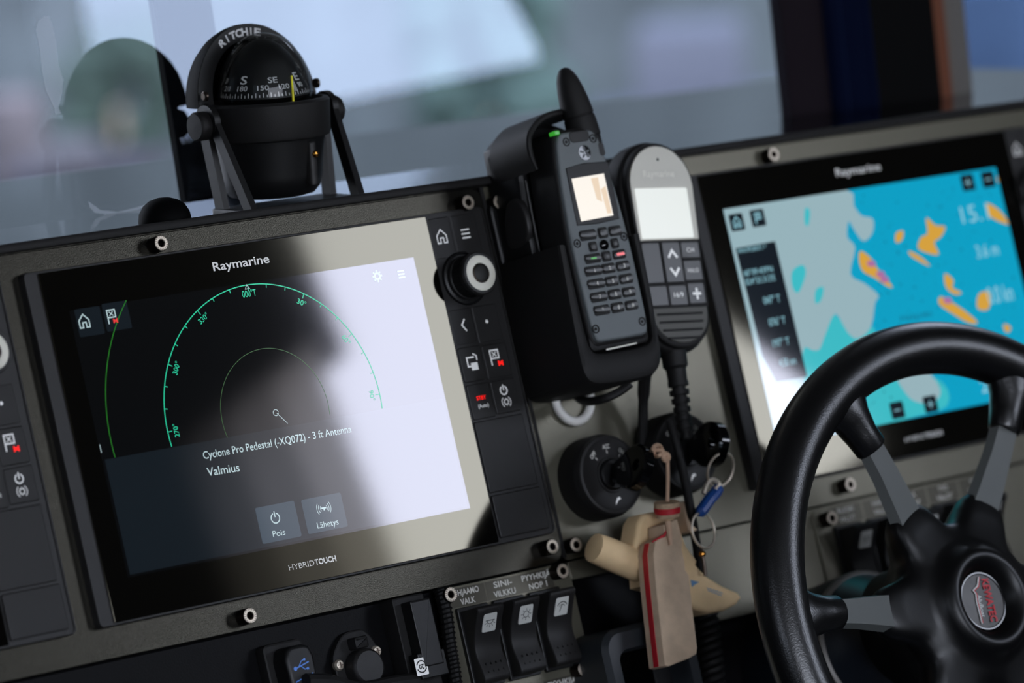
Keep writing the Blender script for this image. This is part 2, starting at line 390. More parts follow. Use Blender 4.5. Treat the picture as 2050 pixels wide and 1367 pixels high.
def make_display(ox, label, name='multifunction_display'):
    d = thing(name, label, 'display', at(ox, 0, 0), 'multifunction displays on the console')
    # housing: rim frame open on front + backing
    b = MB(); b.prism(rrect(-26.3, 325.3, -26.3, 189.3, 3.5), -12, -1.2, 1.2); b.build('housing', 'plastic2', d)
    b = MB(); outer = rrect(-26, 325, -26, 189, 3.3); inner = rrect(-24.8, 323.8, -24.8, 187.8, 2.6)
    b.loft([[(x, y, -1.3) for x, y in outer], [(x, y, -.3) for x, y in inset(outer, .3)], [(x, y, -.3) for x, y in inner], [(x, y, -1.5) for x, y in inner]], cap0=False, cap1=False)
    b.build('rim', 'plastic2', d)
    MB().box(-15.4, 277.6, -24.6, 187.6, -3, 0, .25, .8).build('glass_border', 'bezel', d)
    MB().flat([(0, 0), (261, 0), (261, 163), (0, 163)], .04).build('screen', 'lcd', d, smooth='flat')
    MB().box(278.2, 323.6, -24.4, 187.4, -4, -1.6, .3, 2.0).build('keypad_base', 'plastic', d)
    # keypad keys
    for (x0, x1, y0, y1, z1) in ((279.4, 296.6, 159, 186, -.9), (297.4, 317.8, 159, 186, -.9), (279.4, 297.6, 102.6, 126, -.9), (298.2, 318.4, 101.6, 126, -.9),
                                 (279.6, 298, 78.4, 101.2, -.5), (298.8, 319, 78, 100.4, -.5), (279.8, 298.4, 54, 77, -.5), (299.2, 319.6, 55, 76.8, -.5),
                                 (279.4, 319.4, 6.6, 53, -.2), (279.4, 320, -22.6, 5.0, .6)):
        keycap(d, x0, x1, y0, y1, z1)
    z = -.3; b = MB(); icon_home(b, 287, 173.4, 7.6, z, .9)
    for k in (-1, 0, 1): b.stroke([(303.2, 173 + k * 2.6), (310, 173 + k * 2.6)], 1.0, z)
    b.stroke([(290.2, 119), (287.2, 115.3), (290.2, 111.2)], 1.1, z); b.flat(arc(307.5, 115, 1.2, 0, 330, 11), z)
    b.build('key_symbols', 'printw', d, smooth='flat')
    z = 0.1; b = MB(); b.stroke([(291, 88.3), (284.6, 88.3), (284.6, 94), (290.6, 94)], 1.1, z); b.flat(rrect(287, 292.4, 85.6, 90.4), z); b.stroke([(290, 96.2), (292.6, 94.6), (292.6, 91.6)], .9, z)
    icon_flag(b, 307, 91.6, 7.4, z, 1.0)
    b.stroke(arc(308.2, 69.6, 2.7, 115, 425, 20), .9, z); b.stroke([(308.2, 69.4), (308.2, 73.4)], .9, z)
    b.stroke(arc(308.4, 62.0, 1.7, 0, 350, 14), .5, z)
    for k in range(8): b.stroke([(308.4 + 1.2 * math.cos(k * PI / 4), 62 + 1.2 * math.sin(k * PI / 4)), (308.4 + 2.6 * math.cos(k * PI / 4), 62 + 2.6 * math.sin(k * PI / 4))], .4, z)
    b.stroke(arc(308.4, 62, 3.6, 125, 235, 8), .5, z); b.stroke(arc(308.4, 62, 3.6, -55, 55, 8), .5, z)
    b.build('key_symbols', 'printw', d, smooth='flat')
    b = MB(); icon_x(b, 310.8, 87.2, 1.9, z + .03, .9); b.build('key_symbols', 'printr', d, smooth='flat')
    text(d, 'STBY', 285.4, 66.3, 7.6, 2.5, 'printr', z, bold=.02); text(d, '(Auto)', 285.2, 61.2, 8.6, 2.4, 'printw', z, bold=.01)
    # rotary knob
    kn = MB().lathe([(17.5, -3), (17.5, -.6), (16.8, .6), (15.4, 1.2), (15.2, .4), (14.6, .4)], 48, m=T(298, 144.6, 0)).build('knob_skirt', 'plastic', d)
    b = MB(); b.lathe([(14.2, .3), (14.2, 3), (13.4, 3.6), (13.2, 11), (13.8, 12), (14.0, 15.6), (13.2, 16.8), (11.6, 17.0)], 48, m=T(298, 144.6, 0)); kb = b.build('rotary_knob', 'plastic2', d)
    b = MB()
    for k in range(40):
        b.box(13.0, 13.75, -.45, .45, 3.8, 10.8, m=T(298, 144.6, 0) @ Matrix.Rotation(2 * PI * k / 40, 4, 'Z'))
    b.build('grip_ribs', 'plastic', kb)
    MB().lathe([(6.4, 16.6), (6.5, 17.0), (7.0, 17.3), (11.0, 17.3), (11.5, 17.0), (11.6, 16.6)], 48, m=T(298, 144.6, 0)).build('knob_ring', 'knobring', kb)
    MB().lathe([(6.3, 16.6), (6.3, 17.6), (5.9, 17.7), (5.6, 17.2), (5.4, 17.1)], 40, m=T(298, 144.6, 0)).build('knob_ring', 'steeldark', kb)
    MB().lathe([(5.5, 16.6), (5.5, 17.5), (4.6, 17.9), (0.01, 18.0)], 40, m=T(298, 144.6, 0)).build('push_button', 'keys', kb)
    text(d, 'Raymarine', 108.5, 173.4, 42.5, 5.4, 'print', .12, bold=.012, name='maker_lettering')
    text(d, 'HYBRID', 115, -15.3, 19.3, 3.4, 'print', .12, bold=-.008, name='maker_lettering'); text(d, 'TOUCH', 134.8, -15.3, 16.2, 3.4, 'print', .12, bold=.03, name='maker_lettering')
    return d
D1 = make_display(0, 'black marine display in the middle left showing a green radar ring, cream-ringed knob beside it')
D2 = copy_tree(D1); D2.location = at(525.8, 0, 0).translation; D2['label'] = 'marine display behind the steering wheel showing a blue sea chart with orange islands'
D3 = copy_tree(D1); D3.location = at(-367, 0, 0).translation; D3['label'] = 'marine display cut off by the left frame edge, only its dark key column in view'

# --- left display picture
C0 = (130.7, 81.2)
z = .12
MB().flat([(2, 1.5), (259, 1.5), (259, 71.6), (2, 71.6)], .07).build('screen_panel', 'uigrey', D1, smooth='flat')
b = MB(); b.stroke(arc(*C0, 80.6, 186.5, -6.5, 120), .62, z)
for k in range(-9, 10):
    a = rad(90 - k * 10); r1 = 78.3 if k % 3 else 77.4; b.stroke([(C0[0] + 80.6 * math.cos(a), C0[1] + 80.6 * math.sin(a)), (C0[0] + r1 * math.cos(a), C0[1] + r1 * math.sin(a))], .5, z)
b.build('compass_ring', 'teal', D1, smooth='flat')
for k, s_ in ((0, '000\u00b0T'), (30, '30\u00b0'), (60, '60\u00b0'), (90, '90\u00b0'), (-30, '330\u00b0'), (-60, '300\u00b0'), (-90, '270\u00b0')):
    a = rad(90 - k); r1 = 73.2 if k == 0 else 72.8; wd = 10.5 if k == 0 else (6.6 if k in (30, 60, 90) else 8.2)
    ang = -rad(k) if abs(k) < 90 else -rad(k)
    text(D1, s_, C0[0] + r1 * math.cos(a), C0[1] + r1 * math.sin(a), wd, 4.2 if k == 0 else 3.4, 'teal', z, ang=ang, align='c', name='ring_lettering')
b = MB(); b.stroke([(128.6, 159.4), (131.8, 159.4), (130.2, 162.0)], .4, z + .02, closed=True); b.stroke(arc(*C0, 1.9, 0, 345, 18), .35, z); b.stroke([(C0[0] + .6, C0[1] - .4), (137.6, 73.4)], .35, z); b.stroke([(-2 + 2.8, 81), (-2 + 2.8, 76)], .4, z)
b.build('ship_symbol', 'uitext', D1, smooth='flat')
b = MB(); b.stroke(arc(*C0, 40.2, 194, -10, 80), .34, z); b.build('range_ring', 'green2', D1, smooth='flat')
b = MB(); b.stroke(arc(*C0, 121.6, 137.2, 184.4, 60), .6, z); b.build('range_ring', 'green', D1, smooth='flat')
for (x, y) in ((12.6, 155), (32.4, 155.8)):
    MB().flat(rrect(x - 9, x + 9, y - 9, y + 8, 1), .09).build('screen_button', 'uigrey', D1, smooth='flat')
b = MB(); icon_home(b, *P(168, 643), 7.0, z + .03, .75); icon_flag(b, *P(223, 633), 6.4, z + .03, .75); b.build('screen_symbols', 'uitext', D1, smooth='flat')
b = MB(); px_, py_ = P(231, 642); icon_x(b, px_, py_, 1.6, z + .05, .7); b.build('screen_symbols', 'uired', D1, smooth='flat')
def tpx(parent, s_, a, bpt, cap, mt, ox=0, **k):
    p, q = P(*a), P(*bpt); w_ = math.dist(p, q)
    return text(parent, s_, p[0] - ox, p[1], w_, cap, mt, z + .02, ang=math.atan2(q[1] - p[1], q[0] - p[0]), name='screen_lettering', **k)
tpx(D1, 'Cyclone Pro Pedestal (-XQ072) - 3 ft Antenna', (408, 919), (704, 865), 4.6, 'uitext', bold=.003)
tpx(D1, 'Valmius', (416, 953), (480, 943), 5.0, 'uitext', bold=.004)
for a in ((510, 1017, 588, 1001, 526, 1089, 602, 1072), (602, 1001, 681, 984, 620, 1069, 698, 1052)):
    q = [P(a[0], a[1]), P(a[2], a[3]), P(a[4], a[5])]
    x0, x1 = q[0][0], q[1][0]; y1, y0 = q[0][1], q[2][1]
    MB().flat(rrect(x0, x1, y0, y1, 1.2), .10).build('screen_button', 'uibtn', D1, smooth='flat')
text(D1, 'Pois', *P(547, 1075), 9.2, 3.7, 'uitext', z + .03, name='screen_lettering'); text(D1, 'L\u00e4hetys', *P(636, 1058), 16.2, 3.7, 'uitext', z + .03, name='screen_lettering')
b = MB(); c = P(551, 1037); b.stroke(arc(*c, 3.1, 110, 430, 24), .7, z + .03); b.stroke([(c[0], c[1] + .6), (c[0], c[1] + 4.2)], .7, z + .03)
b.build('power_symbol', 'uitext', D1, smooth='flat'); b = MB()
c = P(648, 1017)
for r in (2.6, 4.0, 5.4): b.stroke(arc(*c, r, -38, 38, 8), .35, z + .03); b.stroke(arc(*c, r, 142, 218, 8), .35, z + .03)
b.flat(rrect(c[0] - 1.9, c[0] + 1.9, c[1] - .4, c[1] + .6), z + .03); b.flat(rrect(c[0] - .5, c[0] + .5, c[1] - 1.4, c[1] - .4), z + .03)
b.build('radar_symbol', 'uitext', D1, smooth='flat'); b = MB()
c = P(755, 553); b.stroke(arc(*c, 2.0, 0, 350, 14), 1.2, z)
for k in range(8): b.stroke([(c[0] + 2 * math.cos(k * PI / 4), c[1] + 2 * math.sin(k * PI / 4)), (c[0] + 3.8 * math.cos(k * PI / 4), c[1] + 3.8 * math.sin(k * PI / 4))], 1.0, z)
b.build('gear_symbol', 'uitext', D1, smooth='flat'); b = MB()
c = P(803, 549)
for k in (-1, 0, 1): b.stroke([(c[0] - 2.6, c[1] + k * 2), (c[0] + 2.6, c[1] + k * 2)], .8, z)
b.build('screen_symbols', 'uitext', D1, smooth='flat')

# --- chart display picture
def chart(name, mt, pts8, zz, sm=True):
    q = [P(1380 + x / 1.8985, 180 + y / 1.8986) for x, y in pts8]; q = [(min(261, max(0, x - 525.8)), min(163, max(0, y))) for x, y in q]
    if sm: q = [(min(261, max(0, x)), min(163, max(0, y))) for x, y in smoothpts([(x, y) for x, y in q], 3, True)]
    b = MB(); b.flat(q, zz); o = b.build(name, mt, D2, smooth='flat')
    return o
MB().flat([(0, 0), (261, 0), (261, 163), (0, 163)], .08).build('sea_area', 'c_water', D2, smooth='flat')
chart('shoal_area', 'c_shoal', [(300, 1290), (300, 900), (440, 780), (560, 860), (640, 930), (700, 900), (720, 1000), (800, 1040), (960, 1110), (980, 1200), (860, 1240), (700, 1290)], .10)
chart('land_area', 'c_land', [(100, 440), (350, 420), (598, 380), (625, 440), (655, 478), (697, 490), (695, 545), (660, 575), (625, 530), (605, 500), (600, 560), (630, 600), (612, 700), (665, 735), (718, 780), (705, 810), (690, 900), (640, 945), (600, 920), (555, 850), (520, 920), (495, 985), (468, 990), (430, 1000), (440, 1290), (300, 1290), (100, 900)], .12)
chart('land_area', 'c_land', [(785, 1075), (890, 1060), (955, 1140), (925, 1190), (860, 1185), (820, 1150)], .12)
chart('land_area', 'c_shoal', [(390, 690), (430, 665), (442, 700), (415, 770), (392, 750)], .14); chart('land_area', 'c_shoal', [(480, 760), (510, 750), (500, 800), (478, 810)], .14)
chart('land_area', 'c_shoal', [(440, 450), (458, 460), (452, 515), (438, 505)], .14)
for isl in ([(900, 485), (935, 515), (972, 520), (955, 560), (930, 580), (948, 625), (905, 620), (868, 600), (880, 560), (905, 545)], [(1130, 430), (1180, 460), (1215, 510), (1165, 495), (1135, 470)],
            [(650, 612), (690, 640), (715, 680), (770, 745), (755, 748), (705, 715), (660, 690), (645, 650)], [(970, 698), (1003, 722), (1000, 752), (1035, 770), (1010, 778), (975, 750)],
            [(955, 785), (1010, 815), (1060, 850), (1095, 885), (1060, 885), (1000, 850), (950, 815)], [(1100, 775), (1140, 770), (1138, 832), (1095, 830)],
            [(785, 545), (812, 535), (808, 570), (785, 580)], [(835, 612), (880, 635), (915, 670), (880, 655), (840, 630)], [(1170, 325), (1185, 330), (1182, 350), (1170, 345)], [(1195, 890), (1220, 900), (1215, 920), (1198, 915)]):
    chart('island', 'c_island', isl, .14)
for c in ((690, 660), (725, 700), (980, 800), (740, 720)): chart('restricted_area', 'c_purple', [(c[0] - 14, c[1] - 8), (c[0] + 12, c[1] - 10), (c[0] + 16, c[1] + 10), (c[0] - 10, c[1] + 10)], .16)
b = MB()
for k in range(170):
    x, y = random.uniform(90, 255), random.uniform(6, 158); s_ = random.uniform(.5, 1.1); b.flat(rrect(x, x + s_ * 1.6, y, y + s_), .11)
o = b.build('soundings', 'c_dim', D2, smooth='flat'); o['kind'] = 'stuff'
chart('data_panel', 'c_dark', [(175, 602), (325, 575), (448, 1090), (330, 1110), (278, 1010)], .16, sm=False)
def D2t(s_, x, y, w_, cap, mt='c_text', **k):
    c = P(1380 + x / 1.8985, 180 + y / 1.8986); return text(D2, s_, c[0] - 525.8, c[1], w_, cap, mt, .2, name='screen_lettering', **k)
D2t('WAYPOINT1 ^', 185, 622, 26, 3.2); D2t("60\u00b009.439'N", 210, 708, 26, 4); D2t("024\u00b053.312'E", 215, 742, 27, 4)
for s_, x, y in (("047\u00b0 T", 285, 815), ("076\u00b0 T", 305, 898), ("197\u00b0 T", 320, 978), ("4.30 nm", 345, 1052)): D2t(s_, x, y, 15, 5)
D2t('15.1', 1040, 508, 27, 12, 'c_text', bold=-.005); D2t('3.6 m', 1095, 640, 22, 9); D2t('0.0 kn', 1140, 815, 25, 12); D2t('2', 1112, 1152, 7, 9); D2t('Helsinki', 805, 880, 30, 4, 'c_dim')
for x, y in ((180, 503), (260, 487), (1058, 352), (1135, 340), (790, 1217), (916, 1194)):
    c = P(1380 + x / 1.8985, 180 + y / 1.8986); MB().flat(rrect(c[0] - 525.8 - 6.3, c[0] - 525.8 + 6.3, c[1] - 5.8, c[1] + 5.8, 1.2), .18).build('screen_button', 'c_dark', D2, smooth='flat')
b = MB(); c = P(1380 + 180 / 1.8985, 180 + 503 / 1.8986); icon_home(b, c[0] - 525.8, c[1], 6, .22, .8); c = P(1380 + 260 / 1.8985, 180 + 487 / 1.8986); icon_flag(b, c[0] - 525.8, c[1], 5.5, .22, .8)
for q in ((790, 1217), (916, 1194), (1135, 340), (1058, 352)):
    c = P(1380 + q[0] / 1.8985, 180 + q[1] / 1.8986); b.stroke([(c[0] - 528.6, c[1]), (c[0] - 523, c[1])], .8, .22)
    if q[0] in (916, 1058): b.stroke([(c[0] - 525.8, c[1] - 2.8), (c[0] - 525.8, c[1] + 2.8)], .8, .22)
b.build('screen_symbols', 'c_text', D2, smooth='flat')

# ---------------------------------------------------------------- handset in its cradle
HX, HY = 366.5, 151.1     # local origin on the console
hs = thing('radio_handset', 'dark grey radio handset with lit cream screen and stubby antenna, held in black cradle', 'radio', at(HX, HY, 33))
# local: x-HX, y-HY, z = h-50 ; front face z=25
def hs_out(k=0.0):
    half = [(8, 72), (14, 71.2), (17.5, 67.5), (19.5, 60), (21.3, 50), (23.4, 30), (25, 5), (25.6, -20), (25.2, -50), (24.4, -62), (22.6, -67.5), (19, -69)]
    r = [(x - k, y) for x, y in half]; return [(-x, y) for x, y in reversed(r)] + r
o_ = hs_out(); o_ = [(x, y) for x, y in reversed(smoothpts(o_, 3, False))]
MB().prism(o_, -4, 22.5, 2.5, steps=3).build('body', 'rubber', hs)
fr = [(x * .93, y * .965 + 0.2) for x, y in o_]
hf = MB().prism(fr, 20, 25, 1.6, steps=3).build('front_cover', 'hs_front', hs)
MB().prism(rrect(-25, 25, -71.5, -60, 4), 4, 21.5, 2).build('foot', 'rubber', hs)
MB().flat([(-14, -72.2), (12, -71.4), (12, -70.5), (-14, -71.2)], 23).build('foot_strip', 'silver', hs)
bz = smoothpts([(-16.2, 45.5), (0, 48.3), (16.2, 45.5), (18.2, 28), (18.4, 9.5), (0, 8.2), (-16.6, 9.5), (-16.6, 28)][::-1], 1, True)
MB().prism([(-15.2, 46.8), (0, 48.6), (20.2, 47.4), (20.0, 28), (19.2, 9.6), (1, 8.4), (-16.5, 9.2), (-16.0, 28)][::-1], 24.2, 25.5, .5).build('screen_bezel', 'plastic', hs)
MB().flat([(-12.7, 39.5), (14.6, 40.0), (14.5, 12.3), (-12.8, 11.5)][::-1], 25.6).build('screen', 'hs_screen', hs, smooth='flat')
b = MB(); b.flat([(3, 38), (9, 38), (8, 22), (4, 24)][::-1], 25.65); b.flat([(9, 30), (13.6, 32), (13.6, 14), (10, 14)][::-1], 25.65); b.build('screen_image', 'hs_warm', hs, smooth='flat')
def hkey(x, y, w_, h_, sx=0.0, nm='key', mt='hs_key'):
    pts = [(x - w_ / 2, y - h_ / 2 + sx), (x + w_ / 2, y - h_ / 2 - sx * .2), (x + w_ / 2, y + h_ / 2 - sx * .2), (x - w_ / 2, y + h_ / 2 + sx * .4)]
    pts = inset(pts, .9); pts = smoothpts(pts, 4, True); pts = [(x + (a - x) * 1.13, y + (b_ - y) * 1.13) for a, b_ in pts]
    return MB().prism(pts, 24.5, 26.6, .7).build(nm, mt, hs)
b = MB()
def hhole(x, y, w_, h_): b.prism(rrect(x - w_ / 2 - .8, x + w_ / 2 + .8, y - h_ / 2 - .8, y + h_ / 2 + .8, 1.5), 24.6, 25.25, 0)
rows = [(2.3, [(-9.6, 12, 5.2), (2.9, 6.4, 5.6), (13.3, 9, 5.0)]), (-5.6, [(-7.7, 5.4, 5.0), (10.6, 5.0, 5.0)]), (-13.0, [(-10.0, 11.6, 4.6), (1.4, 6.0, 5.2), (12.2, 9.4, 4.6)]),
        (-20.8, [(-11.8, 12.4, 4.8), (.9, 9.4, 5.0), (13.1, 9.6, 4.8)]), (-29.3, [(-12, 12.4, 4.8), (1.1, 9.4, 5.0), (13.2, 9.6, 4.8)]), (-37.9, [(-12.3, 12, 4.8), (1, 9.2, 5.0), (13, 9.4, 4.8)]), (-46.5, [(-12.2, 11.6, 4.8), (.9, 9.0, 5.0), (12.8, 9, 4.8)])]
for y, ks in rows:
    for (x, w_, h_) in ks: hhole(x, y, w_, h_)
b.build('key_recess', 'rubber', hs)
lbls = {3: '1 2 3'.split(), 4: '4 5 6'.split(), 5: '7 8 9'.split(), 6: ['*', '0', '#']}
for i, (y, ks) in enumerate(rows):
    for j, (x, w_, h_) in enumerate(ks):
        hkey(x, y, w_, h_, {0: .7, 2: -.5}.get(j, 0) if len(ks) == 3 else 0)
        if i in lbls: text(hs, lbls[i][j], x, y - 1.2, None, 2.5, 'ltext', 26.75, bold=.03, align='c', name='key_lettering')
MB().flat(rrect(9, 15.5, -14, -12.2, .6), 26.75).build('call_end_mark', 'uired', hs, smooth='flat'); MB().flat(rrect(-12.5, -8, -13.6, -12.5, .4), 26.75).build('call_mark', 'led', hs, smooth='flat')
MB().lathe([(3.4, 24.5), (3.3, 26.4), (2, 27.6), (.01, 28)], 20, m=T(1.4, -5.6, 0)).build('joystick', 'gloss', hs)
for x, y in ((-9.7, 63.5), (12.7, 63.4), (-19.6, -2.0), (19.6, -2.2), (-20.4, -57.7), (18.6, -58)):
    o = MB().lathe([(2.9, 24.6), (2.9, 25.3), (2.1, 25.4), (1.9, 24.9), (1.2, 24.9), (1, 25.3), (.01, 25.3)], 18, m=T(x, y, 0)).build('screw', 'rubber', hs)
b = MB(); b.lathe([(4.9, 24.7), (4.9, 25.4), (.01, 25.5)], 24, m=T(3.1, 55, 0)); b.build('speaker_port', 'gloss', hs)
b = MB()
for k in range(5):
    a = PI / 2 + k * 2 * PI / 5; b.stroke([(3.1 + 1 * math.cos(a), 55 + 1 * math.sin(a)), (3.1 + 3.9 * math.cos(a), 55 + 3.9 * math.sin(a))], 1.3, 25.6)
b.build('speaker_slots', 'hs_front', hs, smooth='flat')
MB().prism(rrect(-6.5, 10, 62.3, 69.4, 3), 24.6, 25.5, .4).build('top_badge', 'plastic2', hs); MB().prism(rrect(15.4, 20.2, 51.5, 60, 1.8), 23.6, 25.2, .4).build('side_button', 'plastic2', hs)
MB().box(-17.2, -12.8, 69, 71.6, 19, 24.6, .4, .6).build('indicator_lamp', 'led', hs)
m = T(13.6, 70, 14) @ Matrix.Rotation(rad(0), 4, 'Z') @ Matrix.Rotation(rad(-90), 4, 'X')
an = []
for zz, r in ((-2, 10.5), (8, 10.5), (11.5, 10.2), (12, 9.7), (12.6, 9.7), (13, 10.4), (22, 9.8), (30, 8.7), (37, 7.2), (41, 5.6), (44, 3.6), (45, 1.6), (45.2, .01)): an.append((r, zz))
b = MB(); b.lathe(an, 26, m=T(15.6, 68, 14) @ Matrix.Rotation(rad(6), 4, 'Z') @ Matrix.Rotation(rad(-90), 4, 'X')); b.build('antenna', 'rubber', hs)
MB().lathe([(4.8, 0), (4.8, 8), (3.8, 9.6), (.01, 9.8)], 20, m=T(23.5, 61, 13) @ Matrix.Rotation(rad(-90), 4, 'X')).build('volume_knob', 'plastic', hs)
# cradle
cr_ = thing('handset_cradle', 'black plastic cradle with grey side lever holding the handset on the console', 'cradle', at(HX, HY, -9))
# local z = h+9
MB().box(-34, 34, -84, 40, 0, 6, 2, 6).build('base_block', 'plastic', cr_)
b = MB()   # lower cup : left wall, right wall, bottom lip
cup_o = [(-35.5, -2), (-38, -40), (-38, -78), (-35, -90), (-28, -94), (0, -95), (20, -94.5), (26, -91), (29, -80), (32, -40), (34, -2)]
cup_i = [(-29.5, -2.5), (-29, -40), (-28.5, -64), (-26, -70.5), (-22, -72.6), (0, -72.6), (18, -71.6), (24, -68), (26.2, -60), (27.5, -40), (28, -2.5)]
cup_o = [(-34, -1), (-36.5, -40), (-37.5, -76), (-36, -87), (-31, -92), (-20, -94), (0, -94.6), (16, -94), (23, -91.5), (27.5, -86), (29.8, -76), (32.4, -40), (34, -1)]
cup_i = [(-28.5, -2), (-28, -40), (-27.6, -62), (-26, -69), (-22.5, -72), (-14, -73), (0, -73.2), (12, -73), (20, -72), (24.4, -69), (26, -62), (27.2, -40), (28, -2)]
def ring_part(outer, inner, z0, z1, bev):
    b = MB(); n = len(outer)
    prof = [(0, z0), (0, z1 - bev), (.3, z1 - bev * .3), (.5, z1)]
    loops = []
    for i in range(n):
        o, q = Vector(outer[i]), Vector(inner[i]); d = (q - o); L = d.length; d.normalize()
        e = min(bev, L * .45)
        l = [(*o, z0), (*o, z1 - e), (*(o + d * e * .3), z1 - e * .3), (*(o + d * e), z1), (*(q - d * e), z1), (*(q - d * e * .3), z1 - e * .3), (*q, z1 - e), (*q, z0)]
        loops.append(l)
    return b.loft(loops)
ring_part([(x, y) for x, y in smoothpts(cup_o, 3)], [(x, y) for x, y in smoothpts(cup_i, 3)], 3, 67, 5).build('cup', 'rubber', cr_)
MB().prism([(-36, -88), (-30, -92.5), (20, -92.5), (28, -86), (30, -70), (-36, -70)], 3, 40, 4).build('cup_floor', 'rubber', cr_)
MB().prism(smoothpts([(-27, -30), (27, -30), (27, 66), (22, 76), (8, 82), (-10, 82), (-24, 74), (-27, 62)], 3, True), 3, 34, 4).build('back_shell', 'plastic', cr_)
# upper claw wrapping round the head of the handset
claw_o = [(-28, 50), (-30.5, 60), (-29.5, 70), (-24, 78), (-11, 85.5), (8, 87.5), (20, 86)]
claw_i = [(-25.5, 51), (-26.5, 60), (-25.5, 69), (-21, 75.5), (-9.5, 81.5), (8, 83.5), (18.5, 82)]
ring_part(smoothpts(claw_o, 4), smoothpts(claw_i, 4), 13, 54, 3).build('upper_claw', 'rubber', cr_)
MB().prism([(-28, 53), (-20, 53), (-18, 78), (-28, 68)], 8, 30, 2).build('claw_web', 'rubber', cr_)
lv = smoothpts([(0, 0), (9, -3), (20, -1), (25, 8), (24, 20), (18, 28), (8, 26), (1, 14)], 3, True)
mlev = T(-27.2, 9, 12) @ Matrix.Rotation(rad(-90), 4, 'Y')
MB().prism(lv, 0, 4.5, 2, m=mlev).build('release_lever', 'plastic2', cr_)['label'] = 'grey release lever on cradle side'
MB().tube(smoothpts([(-27.5, 46, 40), (-27.5, 30, 39), (-27.5, 10, 38), (-28, -4, 38)], 4), .9, 8).build('side_ridge', 'plastic2', cr_)
# cable from the cradle through the white ring
wr = MB(); wr.tube([(16 * math.cos(2 * PI * k / 32) * .92, 16 * math.sin(2 * PI * k / 32), 2.5) for k in range(32)], 3.0, 12, closed=True)
wr = wr.build('grommet_ring', 'whitep', m=at(367.5, 57.5, -9)); tag(wr, 'white plastic ring on the grey panel below the handset cradle', 'ring')
hp = []
for (px, py, h) in ((1262, 768, 40), (1240, 784, 36), (1212, 797, 32), (1185, 803, 20), (1165, 801, 8), (1152, 790, 0), (1150, 783, -8)):
    x, y = P(px, py, h); hp.append((x, y, h))
o = MB().tube(smoothpts(hp, 5), 2.9, 10).build('cradle_cable', 'rubber', m=at(0, 0, 0)); tag(o, 'short black cable looping from the handset cradle through the white ring', 'cable')
hp = [(*P(1291, 745, 20), 20), (*P(1288, 800, 8), 8), (*P(1287, 850, 2), 2), (*P(1285, 900, -2), -2)]
o = MB().tube(smoothpts(hp, 5), [4.6] * 2 + [4.2] * 3 + [3.4] * 11, 10).build('hanging_cable', 'rubber', m=at(0, 0, 0)); tag(o, 'thick black cable hanging down behind, between the cradle and the fist microphone cord', 'cable')

# ---------------------------------------------------------------- fist microphone
mc = thing('fist_microphone', 'fist microphone with pale face, blank white screen and grille slots, right of the handset', 'microphone', at(434, 140, 0, Matrix.Rotation(rad(-5.6), 4, 'Z')))
def stad(wt, wb, yt, yb, n=14):
    pts = [(wt * math.cos(PI * k / n), yt - wt * 1.02 + wt * 1.02 * math.sin(PI * k / n)) for k in range(n + 1)]
    pts += [(-wb * math.cos(PI * k / n), yb + wb * .8 - wb * .8 * math.sin(PI * k / n)) for k in range(n + 1)]
    return pts
MB().prism(stad(30, 26.5, 70.5, -71), 24, 40, 4, steps=3).build('body', 'rubber', mc)
MB().prism(stad(20, 18, 56, -56), 0, 24, 2).build('mount', 'plastic', mc)
MB().prism(stad(28.2, 24.6, 68.5, -68), 38, 44.5, 1.5, steps=2).build('front_rim', 'rubber', mc)
MB().prism(stad(26.4, 23, 66.4, -64.5), 42, 45, .5).build('front_cover', 'micface', mc)
top = [(26.2 * math.cos(PI * k / 16), 39.5 + 26.6 * math.sin(PI * k / 16)) for k in range(17)] + [(-25.6, 3.5), (24.9, 3.5)]
MB().prism(top, 44.6, 45.4, .3).build('silver_face', 'silver', mc)
MB().flat(rrect(-23.5, 20.8, 4.5, 38.0, 1), 45.6).build('screen', 'mic_screen', mc, smooth='flat')
text(mc, 'Raymarine', -14, 45.5, 26, 4.2, 'knobring', 45.5, name='maker_lettering'); MB().lathe([(1.0, 45.2), (1, 45.5), (.01, 45.5)], 12, m=T(0, 57, 0)).build('microphone_hole', 'rubber', mc)
MB().prism(rrect(-25.6, 24.6, -41.4, 3, 1), 44.5, 45.3, .1).build('key_bed', 'rubber', mc)
for (x0, x1, y0, y1, s_) in ((-8.6, 6.6, -25, 2, 1), (8, 23.5, -9, 2, 0), (8, 23, -24, -10.4, 0), (-7.6, 7.4, -40, -26.5, 0), (8.6, 22.6, -39.4, -25.4, 0), (-25, -9.8, -25, 2, 0), (-24.4, -9, -40, -26.5, 0)):
    MB().box(x0, x1, y0, y1, 44, 46.6 if s_ else 45.9, .6, 1.4).build('key', 'hs_key', mc)
b = MB(); b.stroke([(-4.4, -8.5), (-.8, -3.8), (3.0, -8.5)], 1.7, 46.7); b.stroke([(-4.2, -15.4), (-.6, -20), (3.2, -15.4)], 1.7, 46.7)
b.stroke([(15.6, -29), (15.6, -36.5)], 1.7, 46); b.stroke([(12, -32.6), (19, -32.6)], 1.7, 46)
b.build('key_symbols', 'print', mc, smooth='flat')
text(mc, 'CH', 12.5, -5, 6, 2.8, 'print', 46, name='key_lettering'); text(mc, 'HI/LO', 11, -18.5, 9, 2.6, 'print', 46, name='key_lettering'); text(mc, '16/9', -4, -34.6, 8, 3.2, 'print', 46, name='key_lettering')
for k, (x0, x1) in enumerate(((-20, 18.6), (-19, 18), (-17, 16.6), (-13, 14))):
    MB().box(x0, x1, -45.4 - k * 5.3 - .8, -45.4 - k * 5.3 + .8, 44.4, 45.5, .1, .7).build('grille_slot', 'rubber', mc)
